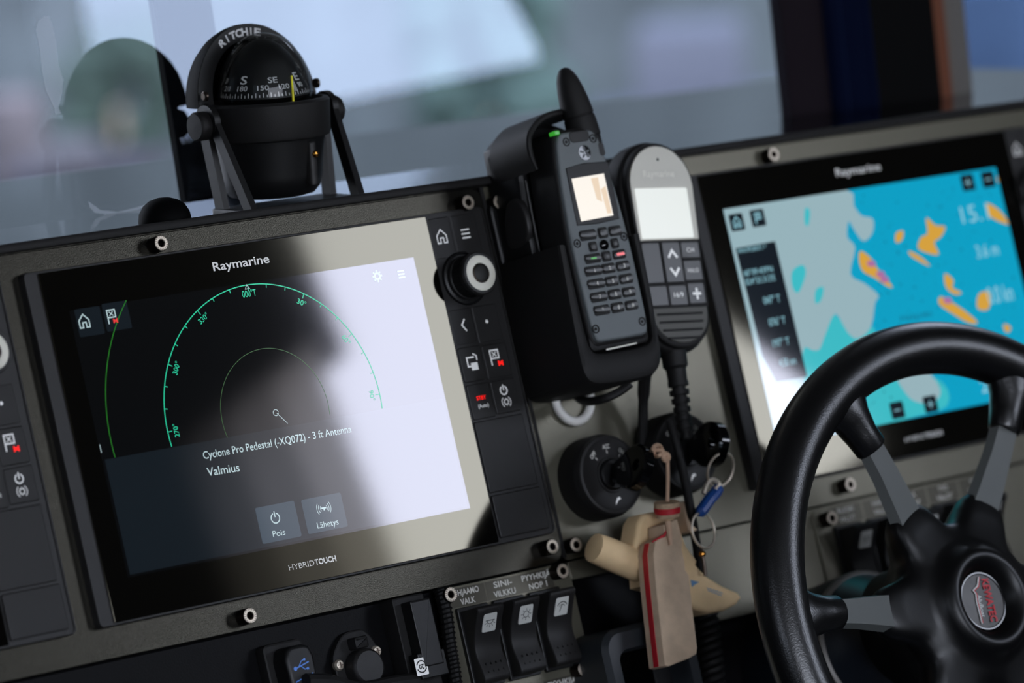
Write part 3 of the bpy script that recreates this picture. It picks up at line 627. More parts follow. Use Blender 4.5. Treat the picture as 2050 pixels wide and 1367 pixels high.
b = MB(); b.lathe([(8.5, 0), (8.5, -12), (7, -14), (6.8, -26)], 20, m=T(-1, -69, 33) @ Matrix.Rotation(rad(-90), 4, 'X') @ Matrix.Scale(-1, 4, (0, 0, 1))); 
b = MB(); prof = [(8.5, 0), (8.3, 10), (6.6, 12), (6.4, 20)]
zz = 20
for k in range(6): prof += [(6.8 - k * .35, zz), (6.8 - k * .35, zz + 3.2), (4.6 - k * .1, zz + 3.6), (4.6 - k * .1, zz + 5.2)]; zz += 5.6
prof += [(3.4, zz), (3.2, zz + 4)]
MB().lathe(prof, 18, m=T(-1, -68, 33) @ Matrix.Rotation(rad(90), 4, 'X') @ Matrix.Rotation(0, 4, 'Z')).build('strain_relief', 'rubber', mc)
hp = [(*P(px, py, h), h) for px, py, h in ((1341, 842, 34), (1349, 870, 36), (1364, 930, 38), (1376, 985, 36), (1388, 1050, 30), (1397, 1110, 14), (1406, 1165, 6))]
o = MB().tube(smoothpts(hp, 6), 3.0, 12).build('microphone_cord', 'rubber', m=at(0, 0, 0)); tag(o, 'black microphone cord falling in front of the right key switch', 'cord')
# coiled end
x0, y0 = P(1406, 1165, 6); x1, y1 = P(1430, 1400, 6); n = 420; hp = []
for k in range(n + 1):
    t_ = k / n; a = t_ * 2 * PI * 15; hp.append((x0 + (x1 - x0) * t_ + 6.6 * math.cos(a) * min(1, t_ * 12), y0 + (y1 - y0) * t_, 6 + 6.6 * math.sin(a)))
MB().tube(hp, 2.3, 8).build('coil', 'rubber', o)

# ---------------------------------------------------------------- key switches
def ignition(cx, cy, label):
    g = thing('key_switch', label, 'switch', at(cx, cy, -9), 'round key switches with OFF ACC ON lettering')
    MB().lathe([(27.5, 0), (27.5, 15), (27, 17), (25.8, 20)], 56).build('housing', 'rubber', g)
    MB().lathe([(26.2, 17), (26.2, 20), (25.4, 21.4), (23.6, 21.8), (22, 21.2), (12, 21.2), (11.6, 22), (.01, 22)], 56).build('face', 'plastic2', g)
    MB().lathe([(10.5, 20), (10.2, 24), (9.2, 25), (.01, 25)], 36).build('lock_barrel', 'plastic', g)
    for s_, a in (('OFF', 128), ('ACC', 88), ('ON', 48), ('S', 16)):
        ra = rad(a); text(g, s_, 17.2 * math.cos(ra), 17.2 * math.sin(ra), 5.6 if len(s_) == 3 else (4.4 if len(s_) == 2 else 1.8), 2.7, 'ltext', 21.4, ang=ra - PI / 2, align='c', bold=.03, name='position_lettering')
        MB().stroke([(14 * math.cos(ra), 14 * math.sin(ra)), (16.2 * math.cos(ra), 16.2 * math.sin(ra))], .7, 21.4).build('position_mark', 'ltext', g, smooth='flat')
    MB().flat([(-2, -20), (1.2, -17), (3.4, -16.6), (2.6, -15), (.4, -15.4), (-1.4, -18)][::-1], 21.4).build('arrow_mark', 'printw', g, smooth='flat')
    return g
I1 = ignition(369.5, 2.6, 'left key switch, its key holding the wooden float on a beige cord')
I2 = ignition(436, 7.6, 'right key switch behind the microphone cord, its key carrying a ring and blue strap')
def key(cx, cy, h0, wdir, label):
    """black headed key; its blade plane contains the barrel axis and wdir"""
    k = thing('key', label, 'key', at(cx, cy, h0, Matrix.Rotation(wdir, 4, 'Z')), None)
    rot = Matrix.Rotation(rad(90), 4, 'X')          # outline x,y -> x,z
    MB().box(-3.6, 3.6, -6, 7, -1.1, 1.1, m=rot).build('blade', 'steeldark', k)
    oo = smoothpts([(-6, 2), (6, 2), (9, 8), (14, 16), (15, 25), (11, 33), (3, 37), (-5, 36), (-12, 31), (-14.5, 23), (-13, 14), (-8.5, 8)], 3, True)
    ii = [(4 * math.cos(2 * PI * q / 36 - 2.3), 27 + 3.6 * math.sin(2 * PI * q / 36 - 2.3)) for q in range(36)]
    b = MB(); n = len(oo)
    i2 = [min(ii, key=lambda p: math.dist(p, (o[0] * .3, 27 + (o[1] - 27) * .3))) for o in oo]
    for sgn in (1,):
        loops = [[(*q, -4.2) for q in i2], [(*q, -4.2) for q in inset(oo, 1.5)], [(*q, -3) for q in oo], [(*q, 3) for q in oo], [(*q, 4.2) for q in inset(oo, 1.5)], [(*q, 4.2) for q in i2], [(*q, -4.2) for q in i2]]
        b.loft(loops, cap0=False, cap1=False, m=rot)
    b.build('key_head', 'gloss', k)
    return k
K1 = key(369.5, 2.6, 16, rad(64), 'black-headed key in the left key switch, beige cord tied through it')
K2 = key(436, 7.6, 16, rad(76), 'black-headed key in the right key switch, metal ring through it')
# cord from key 1 to float
def px3(px, py, h): return (*P(px, py, h), h)
kh = 46.0
pts = [px3(1310, 902, kh), px3(1318, 901, kh + 3), px3(1328, 904, kh + 3), px3(1335, 915, kh + 2), px3(1337, 950, kh + 2), px3(1336, 1004, kh + 2)]
fl = thing('key_float', 'flat tan wooden key float with red line down its edge, hanging from left key', 'key float', at(*P(1336, 1004, 48), 48))
inv = fl.matrix_world.inverted() @ DASH
def loc(p): v = inv @ (Vector(p) * MM); return tuple(v / MM)
MB().tube([loc(p) for p in smoothpts(pts, 5)], 1.3, 8).build('cord', 'cord', fl)
b = MB(); b.tube([loc(px3(1316 + 9 * math.cos(a), 903 + 11 * math.sin(a) - 1, kh + 1 + 3 * math.sin(a * 2))) for a in [2 * PI * k / 18 for k in range(18)]], 1.5, 8, closed=True); b.tube([loc(px3(1333 + 5 * math.cos(a), 915 + 6 * math.sin(a), kh + 3)) for a in [2 * PI * k / 12 for k in range(12)]], 1.8, 8, closed=True)
b.build('knot', 'cord', fl)
# float body in an upright frame (world vertical)
def z6(x, y): return (1100 + x / 2.5, 820 + y / 2.5)
def fpoly(pts6, h): return [P(*z6(*p), h) for p in pts6]
front = [(572, 575), (640, 545), (655, 600), (667, 660), (664, 700), (678, 760), (682, 800), (700, 830), (718, 1000), (742, 1190), (738, 1222), (700, 1245), (640, 1268), (600, 1285), (578, 1280), (560, 1130), (545, 990), (530, 850), (520, 720), (530, 660), (575, 628)]
f3 = fpoly(front, 52)[::-1]
def body(z0, z1, pts, bev): b = MB(); b.prism(pts, z0, z1, bev); b.v = [loc(v) for v in b.v]; return b
body(36, 52, f3, 1.0).build('wood_block', 'wood', fl)
# red line let into the left edge
edge = [(520, 720), (530, 850), (545, 990), (560, 1130), (577, 1279)]
ep = [P(*z6(*p), 52) for p in [(530, 660)] + edge]
b = MB(); ls = []
for (x, y) in ep: ls.append([(x - .35, y, 41.2), (x - .35, y, 45.8), (x + 1.5, y, 45.8), (x + 1.5, y, 41.2)])
b.loft(ls); b.v = [loc(v) for v in b.v]; b.build('red_line', 'red', fl)
b = MB(); q1, q2, q3 = P(*z6(530, 660), 52), P(*z6(575, 628), 52), P(*z6(572, 575), 52)
b.tube([loc((*q1, 49)), loc((*q2, 52)), loc((*P(*z6(590, 590), 52), 52.6)), loc((*P(*z6(603, 640), 52), 52.4))], 1.0, 6); b.build('red_line', 'red', fl)
cc = P(*z6(589, 505), 46)
up = (DASH.inverted() @ Vector((0, 0, 1, 0))).to_3d()
R_up = up.to_track_quat('Z', 'X').to_matrix().to_4x4()
def disc(name, mt, z0, z1, r): 
    b = MB(); b.lathe([(r - .4, z0), (r, z0 + .3), (r, z1 - .3), (r - .4, z1)], 32, m=T(cc[0], cc[1], 46) @ R_up); b.v = [loc(v) for v in b.v]; b.build(name, mt, fl)
disc('cap', 'cork', 2.2, 5.6, 8.4); disc('cap_band', 'red', -1.6, 2.2, 8.5); disc('cap', 'cork', -4.2, -1.6, 7.6)
b = MB(); b.tube([loc((*P(*z6(592, 560), 53), 53)), loc((*P(*z6(600, 620), 54), 54)), loc((*P(*z6(606, 678), 53), 53))], [2.2, 1.9, 1.2], 8); b.build('peg', 'cord', fl)
# second float : carved pale wood
f2 = thing('key_float', 'pale carved wooden key float with round stick and blue mark, behind the flat one', 'key float', at(*P(1330, 1120, 24), 24))
inv = f2.matrix_world.inverted() @ DASH
a0, a1 = z6(222, 690), z6(560, 830)
p0, p1 = px3(*a0, 26), px3(*a1, 26)
b = MB(); d_ = Vector(p1) - Vector(p0); n = 8
stp = [tuple(Vector(p0) + d_ * k / n) for k in range(n + 1)]
b.tube([loc(v) for v in [tuple(Vector(p0) - d_ * .012)] + stp], [7.0] + [9.6, 10.2, 10.4, 10.5, 10.5, 10.5, 10.5, 10.4, 10.2], 14); b.build('stick', 'wood2', f2)
bl = [(445, 560), (470, 520), (540, 508), (640, 545), (690, 680), (745, 755), (740, 775), (790, 830), (870, 880), (950, 915), (966, 940), (940, 975), (880, 1005), (800, 1020), (740, 1000), (660, 960), (560, 900), (480, 880), (470, 760), (425, 690)]
pp = fpoly(bl, 34)[::-1]; b = MB(); b.prism(pp, 18, 34, 3.0, steps=3); b.v = [loc(v) for v in b.v]; b.build('carved_blade', 'wood2', f2)
b = MB(); b.flat(fpoly([(706, 852), (748, 862), (712, 888)], 34.3)[::-1], 34.3); b.v = [loc(v) for v in b.v]; b.build('blue_mark', 'bluem', f2, smooth='flat')
for (sx, sy, ex, ey) in ((788, 893, 866, 918), (792, 903, 862, 930)):
    b = MB(); q = [P(*z6(sx + (ex - sx) * k / 9, sy + (ey - sy) * k / 9 + (3 if k % 2 else -3)), 34.3) for k in range(10)]; b.stroke(q, .5, 34.3); b.v = [loc(v) for v in b.v]; b.build('faded_writing', 'bluem', f2, smooth='flat')
# rings and strap on key 2
def ring3(name, label, c6, r, h, ax, mt='chrome', tube=.9, cat='key ring'):
    c = px3(*z6(*c6), h); mm = at(*c) @ ax
    b = MB(); b.tube([(r * math.cos(2 * PI * k / 40), r * math.sin(2 * PI * k / 40), .5 * math.sin(k / 40 * PI)) for k in range(40)], tube, 8, closed=True)
    return tag(b.build(name, mt, m=mm), label, cat)
ring3('key_ring', 'thin metal ring through the right key head', (855, 300), 11.5, 44, Matrix.Rotation(rad(25), 4, 'X'))
ring3('key_ring', 'larger loose metal ring hanging beside the wooden floats under the blue strap', (768, 605), 11.5, 40, Matrix.Rotation(rad(10), 4, 'Y'))
st = [px3(*z6(x, y), h) for x, y, h in ((845, 375, 42), (835, 410, 41), (800, 450, 40), (765, 500, 40), (742, 520, 40))]
b = MB(); b.tube(smoothpts(st, 5), [2.0, 2.6, 3.2] + [4.0] * 15 + [3.2, 2.4, 2][:3], 10)
o = tag(b.build('strap', 'blue', m=at(0, 0, 0)), 'short blue strap hanging from the ring of the right key', 'strap')
MB().tube(smoothpts([px3(*z6(x, y), 43) for x, y in ((770, 420), (790, 370), (820, 350), (850, 372), (830, 400))], 5), 1.5, 8).build('clip', 'chrome', o)
st = [px3(*z6(x, y), 40) for x, y in ((765, 690), (766, 725), (775, 780), (780, 830))]
o = tag(MB().tube(smoothpts(st, 4), 1.2, 8).build('chain_link', 'steeldark', m=at(0, 0, 0)), 'short thin chain with coppery bead below the loose ring', 'chain')
c = px3(*z6(765, 722), 40); MB().lathe([(.01, -2.4), (1.7, -1.7), (2.4, 0), (1.7, 1.7), (.01, 2.4)], 14, m=T(*c)).build('bead', 'brass', o)
c = px3(*z6(672, 545), 24)
o = tag(MB().box(-5, 5, -10, 11, -8, 8, 3, 3).build('brown_tag', 'wood', m=at(*c)), 'small brown block half hidden behind the cork cap and the cord', 'tag')

# ---------------------------------------------------------------- rocker switches
def rocker(ox, oy, h0, label, icon, group):
    g = thing('rocker_switch', label, 'switch', at(ox, oy, h0), group)
    MB().box(-12.5, 12.5, -26, 26, 0, 3, .6, 1.5).build('bezel', 'plastic', g)
    prof = [(-23.5, 2), (-24, 9), (-22, 12.6), (-16, 12.2), (-6, 9.6), (2, 10.4), (12, 15.2), (20, 20.6), (22.6, 21.2), (24, 19), (23.5, 2)]
    prof = [(-23.5, 2)] + smoothpts(prof[1:-1], 3) + [(23.5, 2)]
    b = MB(); L = []
    for x, k in ((-10.6, 1.2), (-10.2, .3), (-9.4, 0), (9.4, 0), (10.2, .3), (10.6, 1.2)):
        L.append([(x, y * (1 - k * .012), max(2, z - k) if z > 2 else 2) for y, z in prof])
    b.loft(L); b.build('rocker', 'keys', g, smooth=40)
    sl = math.atan2(5.4, 8)
    mm = T(0, 13.2, 16.25) @ Matrix.Rotation(rad(30), 4, 'X')
    MB().box(-5.4, 5.4, -6.4, 6.4, -1.5, .35, .3, 1.2, m=mm).build('icon_window', 'icon', g)
    b = MB()
    if icon == 'lamp':
        b.stroke([(-3.6, 1.6), (3.6, 1.6)], .5, .5, m=mm); b.stroke(arc(0, 1.6, 2.4, 180, 360, 10), .5, .5, m=mm)
        for a in (210, 240, 270, 300, 330): b.stroke([(3.1 * math.cos(rad(a)), 1.6 + 3.1 * math.sin(rad(a))), (5 * math.cos(rad(a)), 1.6 + 5 * math.sin(rad(a)))], .4, .5, m=mm)
    elif icon == 'beacon':
        b.stroke(arc(0, .2, 2.2, 0, 345, 14), .5, .5, m=mm)
        for a in range(0, 360, 45): b.stroke([(2.8 * math.cos(rad(a)), .2 + 2.8 * math.sin(rad(a))), (4.2 * math.cos(rad(a)), .2 + 4.2 * math.sin(rad(a)))], .4, .5, m=mm)
    else:
        b.stroke(arc(0, -1, 4.2, 25, 155, 10), .6, .5, m=mm); b.stroke([(-1.6, -3.4), (0, 1.4)], .6, .5, m=mm); b.stroke(arc(0, -1, 2.4, 25, 155, 8), .4, .5, m=mm)
    b.build('icon', 'rubber', g, smooth='flat')
    b = MB()
    for r_ in range(2):
        for q in range(4):
            yy = -12 - r_ * 5; b.lathe([(.9, 0), (.5, .7), (.01, .8)], 8, m=T(-6 + q * 4, yy, 11.2 + r_ * .9))
            b.lathe([(.7, 0), (.4, .5), (.01, .6)], 8, m=T(-6 + q * 4, 21 + r_ * 2 - 1, 20.4 + r_ * .3))
    b.build('grip_dots', 'plastic', g)['kind'] = 'stuff'
    return g
sp_ = thing('switch_panel', 'grey switch plate with Finnish labels at the bottom centre, three screws', 'panel', at(0, 0, 0))
MB().box(227.5, 334, -330, -46, -12, -7, .5, 6).build('plate', 'panel', sp_)
for x, y in ((230, -50.6), (321.5, -51.2), (320.5, -115.1)): bolt(sp_, x, y, -7)
def lab(parent, x0, x1, y0, y1, h, lines, cap=3.7, ww=None):
    MB().box(x0, x1, y0, y1, h - .4, h + .25, .1, .3).build('label_tape', 'label', parent)
    n = len(lines)
    for i, s_ in enumerate(lines):
        yy = y1 - (y1 - y0) * (i + .5) / n - cap * .5; wd = min(len(s_) * cap * .8, (x1 - x0) * .9); text(parent, s_, (x0 + x1) / 2, yy, wd, cap, 'ltext', h + .35, align='c', bold=.012, name='label_lettering')
lab(sp_, 233, 263.5, -59.5, -47.5, -7, ['OHJAAMO', 'VALK']); lab(sp_, 264, 292.5, -59.5, -47.5, -7, ['SINI-', 'VILKKU']); lab(sp_, 292.5, 319, -59.5, -47.5, -7, ['PYYHKIJ\u00c4', 'NOP 1'])
lab(sp_, 233, 263.5, -131.5, -119.5, -7, ['OHJAAMO', 'VALO']); lab(sp_, 293, 322, -129.5, -117, -7, ['PYYHKIJ\u00c4', 'NOP 2'])
rocker(249, -86, -7, 'black rocker switch with lamp symbol under the OHJAAMO VALK label', 'lamp', 'rocker switches under the Finnish labels')
rocker(278.5, -86, -7, 'black rocker switch with beacon symbol under the SINI-VILKKU label', 'beacon', 'rocker switches under the Finnish labels')
rocker(308, -86, -7, 'black rocker switch with wiper symbol under the top PYYHKIJÄ label', 'wiper', 'rocker switches under the Finnish labels')
sr = thing('switch_panel', 'grey switch plate with a row of labels seen through the steering wheel', 'panel', at(0, 0, 0))
MB().box(549, 760, -150, -47.5, -9.45, -8, .5, 6).build('plate', 'panel', sr)
bolt(sr, 558.5, -55.2, -8)
for i, l_ in enumerate((['RUORI', 'VALOT'], ['HAKU', 'VALO'], ['YL\u00c4', 'VALOT'], ['TY\u00d6', 'VALOT'], ['TY\u00d6', 'VALOT'])): lab(sr, 565 + i * 31, 594 + i * 31, -60.5, -48.5, -8, l_)
for i, (s_, ic) in enumerate((('first', 'lamp'), ('second', 'beacon'), ('third', 'lamp'), ('fourth', 'lamp'), ('fifth', 'beacon'))):
    nm = {'first': 'rocker switch under the leftmost label of the plate behind the wheel', 'second': 'rocker switch behind the upper left grey spoke of the wheel', 'third': 'rocker switch just right of the upper left grey spoke, above the hub', 'fourth': 'rocker switch mostly hidden between the two upper spokes above the hub', 'fifth': 'rocker switch seen just right of the upper right grey spoke'}[s_]
    rocker(577 + i * 31, -87, -8, nm, ic, 'rocker switches behind the steering wheel')

# ---------------------------------------------------------------- USB plug, round socket, connector, loom, gauge
us = thing('usb_plug', 'black USB plug with blue trident mark in the lower fascia', 'plug', at(*P(600, 1330, 8), -12))
MB().box(-16, 14, -30, 16, 0, 8, 1.5, 4).build('port_frame', 'rubber', us)
q = smoothpts([(-9.5, -30), (9.5, -30), (10.5, 6), (8, 11.5), (-7.5, 11.5), (-10.5, 6)], 1, True)
MB().prism([(-9.5, -34), (9.5, -34), (10.6, 4), (8.6, 10), (4, 12), (-5, 12), (-8.8, 10), (-10.6, 4)], 6, 22, 2.5, steps=3).build('plug_shell', 'plastic', us)
b = MB(); zz = 22.2; b.stroke([(-5, -2), (5.4, .6)], .8, zz); b.stroke([(-2.6, -1.4), (0, 1.8), (2, 2.4)], .6, zz); b.stroke([(-1, -1), (1.6, -3.4), (3.4, -3.2)], .6, zz); b.flat(arc(-5.2, -2, 1.3, 0, 330, 10), zz); b.flat(arc(2.6, 2.5, .8, 0, 330, 8), zz); b.flat(rrect(3, 4.6, -4, -2.6), zz); b.stroke([(-7, -10), (7, -6.6)], .7, zz)
b.build('usb_mark', 'usbblue', us, smooth='flat')
so = thing('round_socket', 'round black power socket with capped lid and two screws, right of the USB plug', 'socket', at(*P(735, 1322, 2), -12))
MB().prism(smoothpts([(-17, -8), (-13, -18), (0, -22), (13, -18), (17, -8), (17, 8), (11, 18), (4, 20), (-6, 19), (-14, 12), (-18, 4)], 3, True), 0, 4, 1.2).build('flange', 'rubber', so)
MB().lathe([(11.8, 0), (11.8, 12), (11.2, 13.4), (9.8, 14.4), (.01, 14.8)], 40, m=T(1, -4, 0)).build('lid', 'plastic2', so)
MB().box(-4.5, 6.5, 8, 15.5, 2, 12, 2, 1.5).build('hinge', 'rubber', so)
for x, y in ((-15.2, 1.0), (14.6, 4.4)):
    o = MB().lathe([(3.5, 3), (3.5, 5.4), (2.6, 6.8), (.01, 7.4)], 20, m=T(x, y, 0)).build('screw', 'chrome', so)
    b = MB(); b.box(-1.8, 1.8, -.35, .35, 7.0, 7.6, m=T(x, y, 0)); b.box(-.35, .35, -1.8, 1.8, 7.0, 7.6, m=T(x, y, 0)); b.build('cross_slot', 'steeldark', o)
cn = thing('connector_block', 'tall black connector block with white round 20 mark, left of switch panel', 'connector', at(*P(845, 1265, 8), -12))
MB().box(-13, 12, -40, 24, 0, 14, 1.2, 1.5).build('block', 'rubber', cn)
MB().box(-7, 9, -22, 20, 12, 24, 1.2, 1).build('cap', 'plastic', cn)
MB().box(-11, 11, -22, -30, 10, 14).build('step', 'rubber', cn)
b = MB(); c = P(857, 1331, 12); cxl, cyl = c[0] - P(845, 1265, 8)[0], c[1] - P(845, 1265, 8)[1]
MB().box(-10, 11, cyl - 8, cyl + 8, 12, 23.6, .6, .6).build('lower_cap', 'plastic', cn)
MB().flat(rrect(cxl - 4.6 - 5, cxl + 4.6 - 5, cyl - 5.4, cyl + 5.4, .6), 23.8).build('mark_window', 'printw', cn, smooth='flat')
b = MB(); b.stroke(arc(cxl - 5, cyl, 3.6, 20, 160, 12), .8, 23.9); b.stroke(arc(cxl - 5, cyl, 3.6, 200, 340, 12), .8, 23.9); b.build('circle_mark', 'rubber', cn, smooth='flat')
text(cn, '20', cxl - 5, cyl + 1.3, 4, 2.8, 'rubber', 23.9, ang=PI, align='c', bold=.04)
hp = [(*P(px, py, -4), -4) for px, py in ((882, 1180), (893, 1230), (900, 1290), (908, 1340), (915, 1390))]
o = tag(MB().tube(smoothpts(hp, 6), 4.0, 10).build('cable_loom', 'rubber', m=at(0, 0, 0)), 'black spiral wrapped cable loom between connector block and switch plate', 'cable')
b = MB(); sp3 = smoothpts(hp, 6)
for p in sp3[::1]: b.tube([(p[0] + 4.3 * math.cos(a), p[1] + .8 * math.sin(a), p[2] + 4.3 * math.sin(a)) for a in [2 * PI * k / 12 for k in range(12)]], .6, 5, closed=True)
b.build('spiral_wrap', 'plastic', o)
# cable lying below the USB plug
hp = [px3(*q) for q in ((612, 1364, 14), (660, 1366, 12), (720, 1380, 6), (790, 1368, 6), (840, 1362, 4))]
tag(MB().tube(smoothpts(hp, 6), 5, 10).build('usb_cable', 'rubber', m=at(0, 0, 0)), 'black cable leaving the USB plug along the bottom of the picture', 'cable')
# framed gauge at the bottom centre
ga = thing('framed_gauge', 'dark rounded instrument frame at the bottom centre, behind the flat wooden float', 'instrument', at(*P(1300, 1340, 30), 0))
oo = rrect(-32, 44, -60, 30, 14, 8); ii = rrect(-20, 32, -48, 14, 6, 8)
b = MB(); b.loft([[(x, y, -20) for x, y in oo], [(x, y, 26) for x, y in oo], [(x, y, 30) for x, y in inset(oo, 3)], [(x, y, 30) for x, y in inset(ii, -2)], [(x, y, 26) for x, y in ii], [(x, y, 10) for x, y in ii]], cap0=True, cap1=False); b.build('frame', mat('slate_frame_plastic', (34, 38, 42), .45), ga)
MB().flat(ii, 11).build('dial_glass', 'gloss', ga, smooth='flat')

# ---------------------------------------------------------------- steering wheel
bt = 0.1
WM = at(521, -129, 165, Matrix.Rotation(-bt, 4, 'X') @ Matrix.Scale(1.045, 4))
sw = thing('steering_wheel', 'black leather steering wheel with grey spokes and round red-lettered hub badge', 'steering wheel', WM)
RR, rr = 160.5, 16.4
b = MB(); L = []
NU, NV = 160, 28
for i in range(NU):
    a = 2 * PI * i / NU; c = Vector((RR * math.cos(a), RR * math.sin(a), 0)); er = Vector((math.cos(a), math.sin(a), 0)); L.append([tuple(c + er * rr * math.cos(2 * PI * k / NV) + Vector((0, 0, 1)) * rr * .95 * math.sin(2 * PI * k / NV)) for k in range(NV)])
L.append(L[0]); b.loft(L, cap0=False, cap1=False); b.build('rim', 'leather', sw, smooth=60)
for k in range(6):
    a = rad(58.5 + 57.4 * k) if k < 3 else rad(58.5 + 114.8 + (360 - 114.8) / 4 * (k - 2))
    R_ = Matrix.Rotation(a, 4, 'Z')
    sec = lambda w_, t_, x, z0: [(x, w_ * math.cos(2 * PI * q / 20) * (1 if abs(math.cos(2 * PI * q / 20)) > .7 else 1), z0 + t_ * math.sin(2 * PI * q / 20)) for q in range(20)]
    # leather socket flaring into the rim
    b = MB(); b.loft([sec(26, 11, 156, 0), sec(19, 11.5, 148, 0), sec(13.5, 11, 139, -1), sec(11, 10, 128, -2), sec(10.6, 9.4, 118, -2), sec(9.4, 8.6, 116.5, -2)], m=R_); b.build('spoke_socket', 'leather', sw, smooth=60)
    fs = lambda w_, t_, x, z0: [(x, y * w_, z0 + z * t_) for y, z in ((-1, -1), (-.82, 1), (.82, 1), (1, -1))]
    b = MB(); b.loft([fs(8.6, 3.6, 122, -1), fs(9.4, 3.6, 100, -5), fs(11.2, 3.8, 76, -11), fs(13, 4, 50, -18)], m=R_); b.build('spoke', 'spoke', sw, smooth=20)
# hub
b = MB(); L = []; NA = 96
angs = [rad(58.5 + 57.4 * k) if k < 3 else rad(58.5 + 114.8 + (360 - 114.8) / 4 * (k - 2)) for k in range(6)]
def lobe(a):
    return max(math.exp(-((math.atan2(math.sin(a - q), math.cos(a - q))) / .30) ** 4) for q in angs)
for (f_, z_) in ((.0, -60), (.0, -40), (.35, -24), (.85, -12), (1, -6), (1.02, 0), (.96, 4), (.8, 6.5), (.55, 8.5)):
    L.append([((38 + f_ * (14 + 22 * lobe(2 * PI * k / NA))) * math.cos(2 * PI * k / NA), (38 + f_ * (14 + 22 * lobe(2 * PI * k / NA))) * math.sin(2 * PI * k / NA), z_) for k in range(NA)])
for r_, z_ in ((42, 10.5), (37, 12.5), (34, 17.5), (31.5, 21), (28, 22.6), (24.5, 21.6), (21, 18), (18.8, 13), (17.6, 11)):
    L.append([(r_ * math.cos(2 * PI * k / NA), r_ * math.sin(2 * PI * k / NA), z_) for k in range(NA)])
HZ = -15; L = [[(x, y, z_ + HZ) for x, y, z_ in l] for l in L]
b.loft(L); b.build('hub', 'hub', sw, smooth=60)
M_['badge'] = mat('dark_bronze_badge', (56, 52, 48), .35, metal=.1, noise=.3, nscale=120)
bd = MB().lathe([(17.4, 10), (17.4, 12.6), (16.6, 13.4), (.01, 13.8)], 48, m=T(0, 0, HZ)).build('badge', 'badge', sw)
rim_ = MB().lathe([(17.6, 11), (18.4, 13), (18, 14), (17.2, 14), (16.9, 13)], 48, m=T(0, 0, HZ)).build('badge_ring', 'gloss', bd)
mt_ = T(0, 0, 14.3 + HZ) @ Matrix.Rotation(rad(-96), 4, 'Z')
text(bd, 'KEWATEC', 0, 2.2, 27, 5.4, 'red', 0, bold=.03, align='c', m=mt_); text(bd, 'AluBoat', 3, -4.6, 14, 3.2, 'icon', 0, bold=.01, align='c', m=mt_)
b = MB(); b.stroke([(-15, .2), (-9.5, -2.4), (-7, -6.8), (-4.6, -5.2), (0, -6), (14, -5.6)], .8, 0, m=mt_); b.build('badge_wave', 'icon', bd, smooth='flat')
b = MB(); b.stroke([(-15, 1), (-9, -1.6), (-6.8, -5.8), (-4.4, -4.3), (0, -5), (13.6, -4.7)], .6, .02, m=mt_); b.build('badge_wave', 'red', bd, smooth='flat')
# column
sc_ = thing('steering_column', 'dark conical steering column with pale collar line behind the hub', 'steering column', at(521, -147, 0, Matrix.Rotation(-bt, 4, 'X')))
M_['column'] = mat('blue_black_column', (14, 20, 28), .32, spec=.6)
MB().lathe([(24, 150), (27, 110), (32, 85), (40, 66), (46, 58), (48.5, 50), (48.5, 20), (50, -30)], 56).build('shroud', 'column', sc_, smooth=50)
MB().lathe([(46, 58.5), (48.2, 57.6), (48.9, 54), (48.4, 52)], 64).build('collar_line', 'greytrim', sc_)

# ---------------------------------------------------------------- compass on the dashtop
CX, CYW = 0.206, 0.0518 + 0.060
cp = thing('compass', 'black boat compass with clear dome and hood in a forked bracket on dashtop', 'compass', T(CX, CYW, ZS))
# local: x right, y forward (away), z up; mm.   rim plane z = 60
MB().lathe([(20, 6), (27, 7.5), (31, 12), (33, 20), (35.5, 40), (36.6, 44)], 56).build('bowl', 'plastic', cp)
MB().lathe([(36.6, 43), (39.2, 44), (40, 46), (40.6, 62), (40.8, 66), (39.6, 67.6), (36.5, 67.8), (33.6, 66), (32, 64.6), (31, 64)], 72).build('rim_band', 'rubber', cp)
b = MB(); b.lathe([(43.6, 57), (43.6, 68), (42.6, 69.2), (41, 69.2), (40.4, 67)], 64, a0=rad(8), a1=rad(172)); b.build('rim_band', 'rubber', cp)
# dome
b = MB(); b.lathe([(30.2, 64)] + [(30.2 * math.cos(a), 70 + 40.5 * math.sin(a)) for a in [rad(-4 + 94 * k / 18) for k in range(19)]][:-1] + [(.05, 110.5)], 56)
b.build('dome', 'domeglass', cp, smooth=80)
# card inside
dl = MB().lathe([(.01, 106.4), (6, 105.4), (12, 102), (17, 96.5), (20.4, 90), (22.6, 84), (27.6, 73.6), (28.2, 70), (20, 66), (.01, 66)], 64).build('dial_card', 'dial', cp)
# lettering : heading at the front (towards -y is the lubber side)
front_a = -90.0
def on_dial(s_, hdg, rr_, zz, wd, cap, tilt_, nm='dial_lettering'):
    # card turned so that about 112 deg reads at the lubber line; heading rises to the left seen from aft
    a = rad(front_a - (hdg - 112)); mm = Matrix.Rotation(a + PI / 2, 4, 'Z') @ T(0, -rr_, zz) @ Matrix.Rotation(rad(tilt_), 4, 'X')
    text(dl, s_, 0, 0, wd, cap, 'dialtext', 0, align='c', m=mm, name=nm, bold=.01)
for s_, hd in (('N', 0), ('NE', 45), ('E', 90), ('SE', 135), ('S', 180), ('SW', 225), ('W', 270)):
    big = len(s_) == 1; on_dial(s_, hd, 24.9, 79.8, 4.8 if big else 6.2, 5.4 if big else 3.8, 64)
for hd in range(0, 360, 30):
    if hd: on_dial(str(hd), hd, 27.1, 75.6, 7.4 if hd > 90 else 5, 3.3, 64)
b = MB()
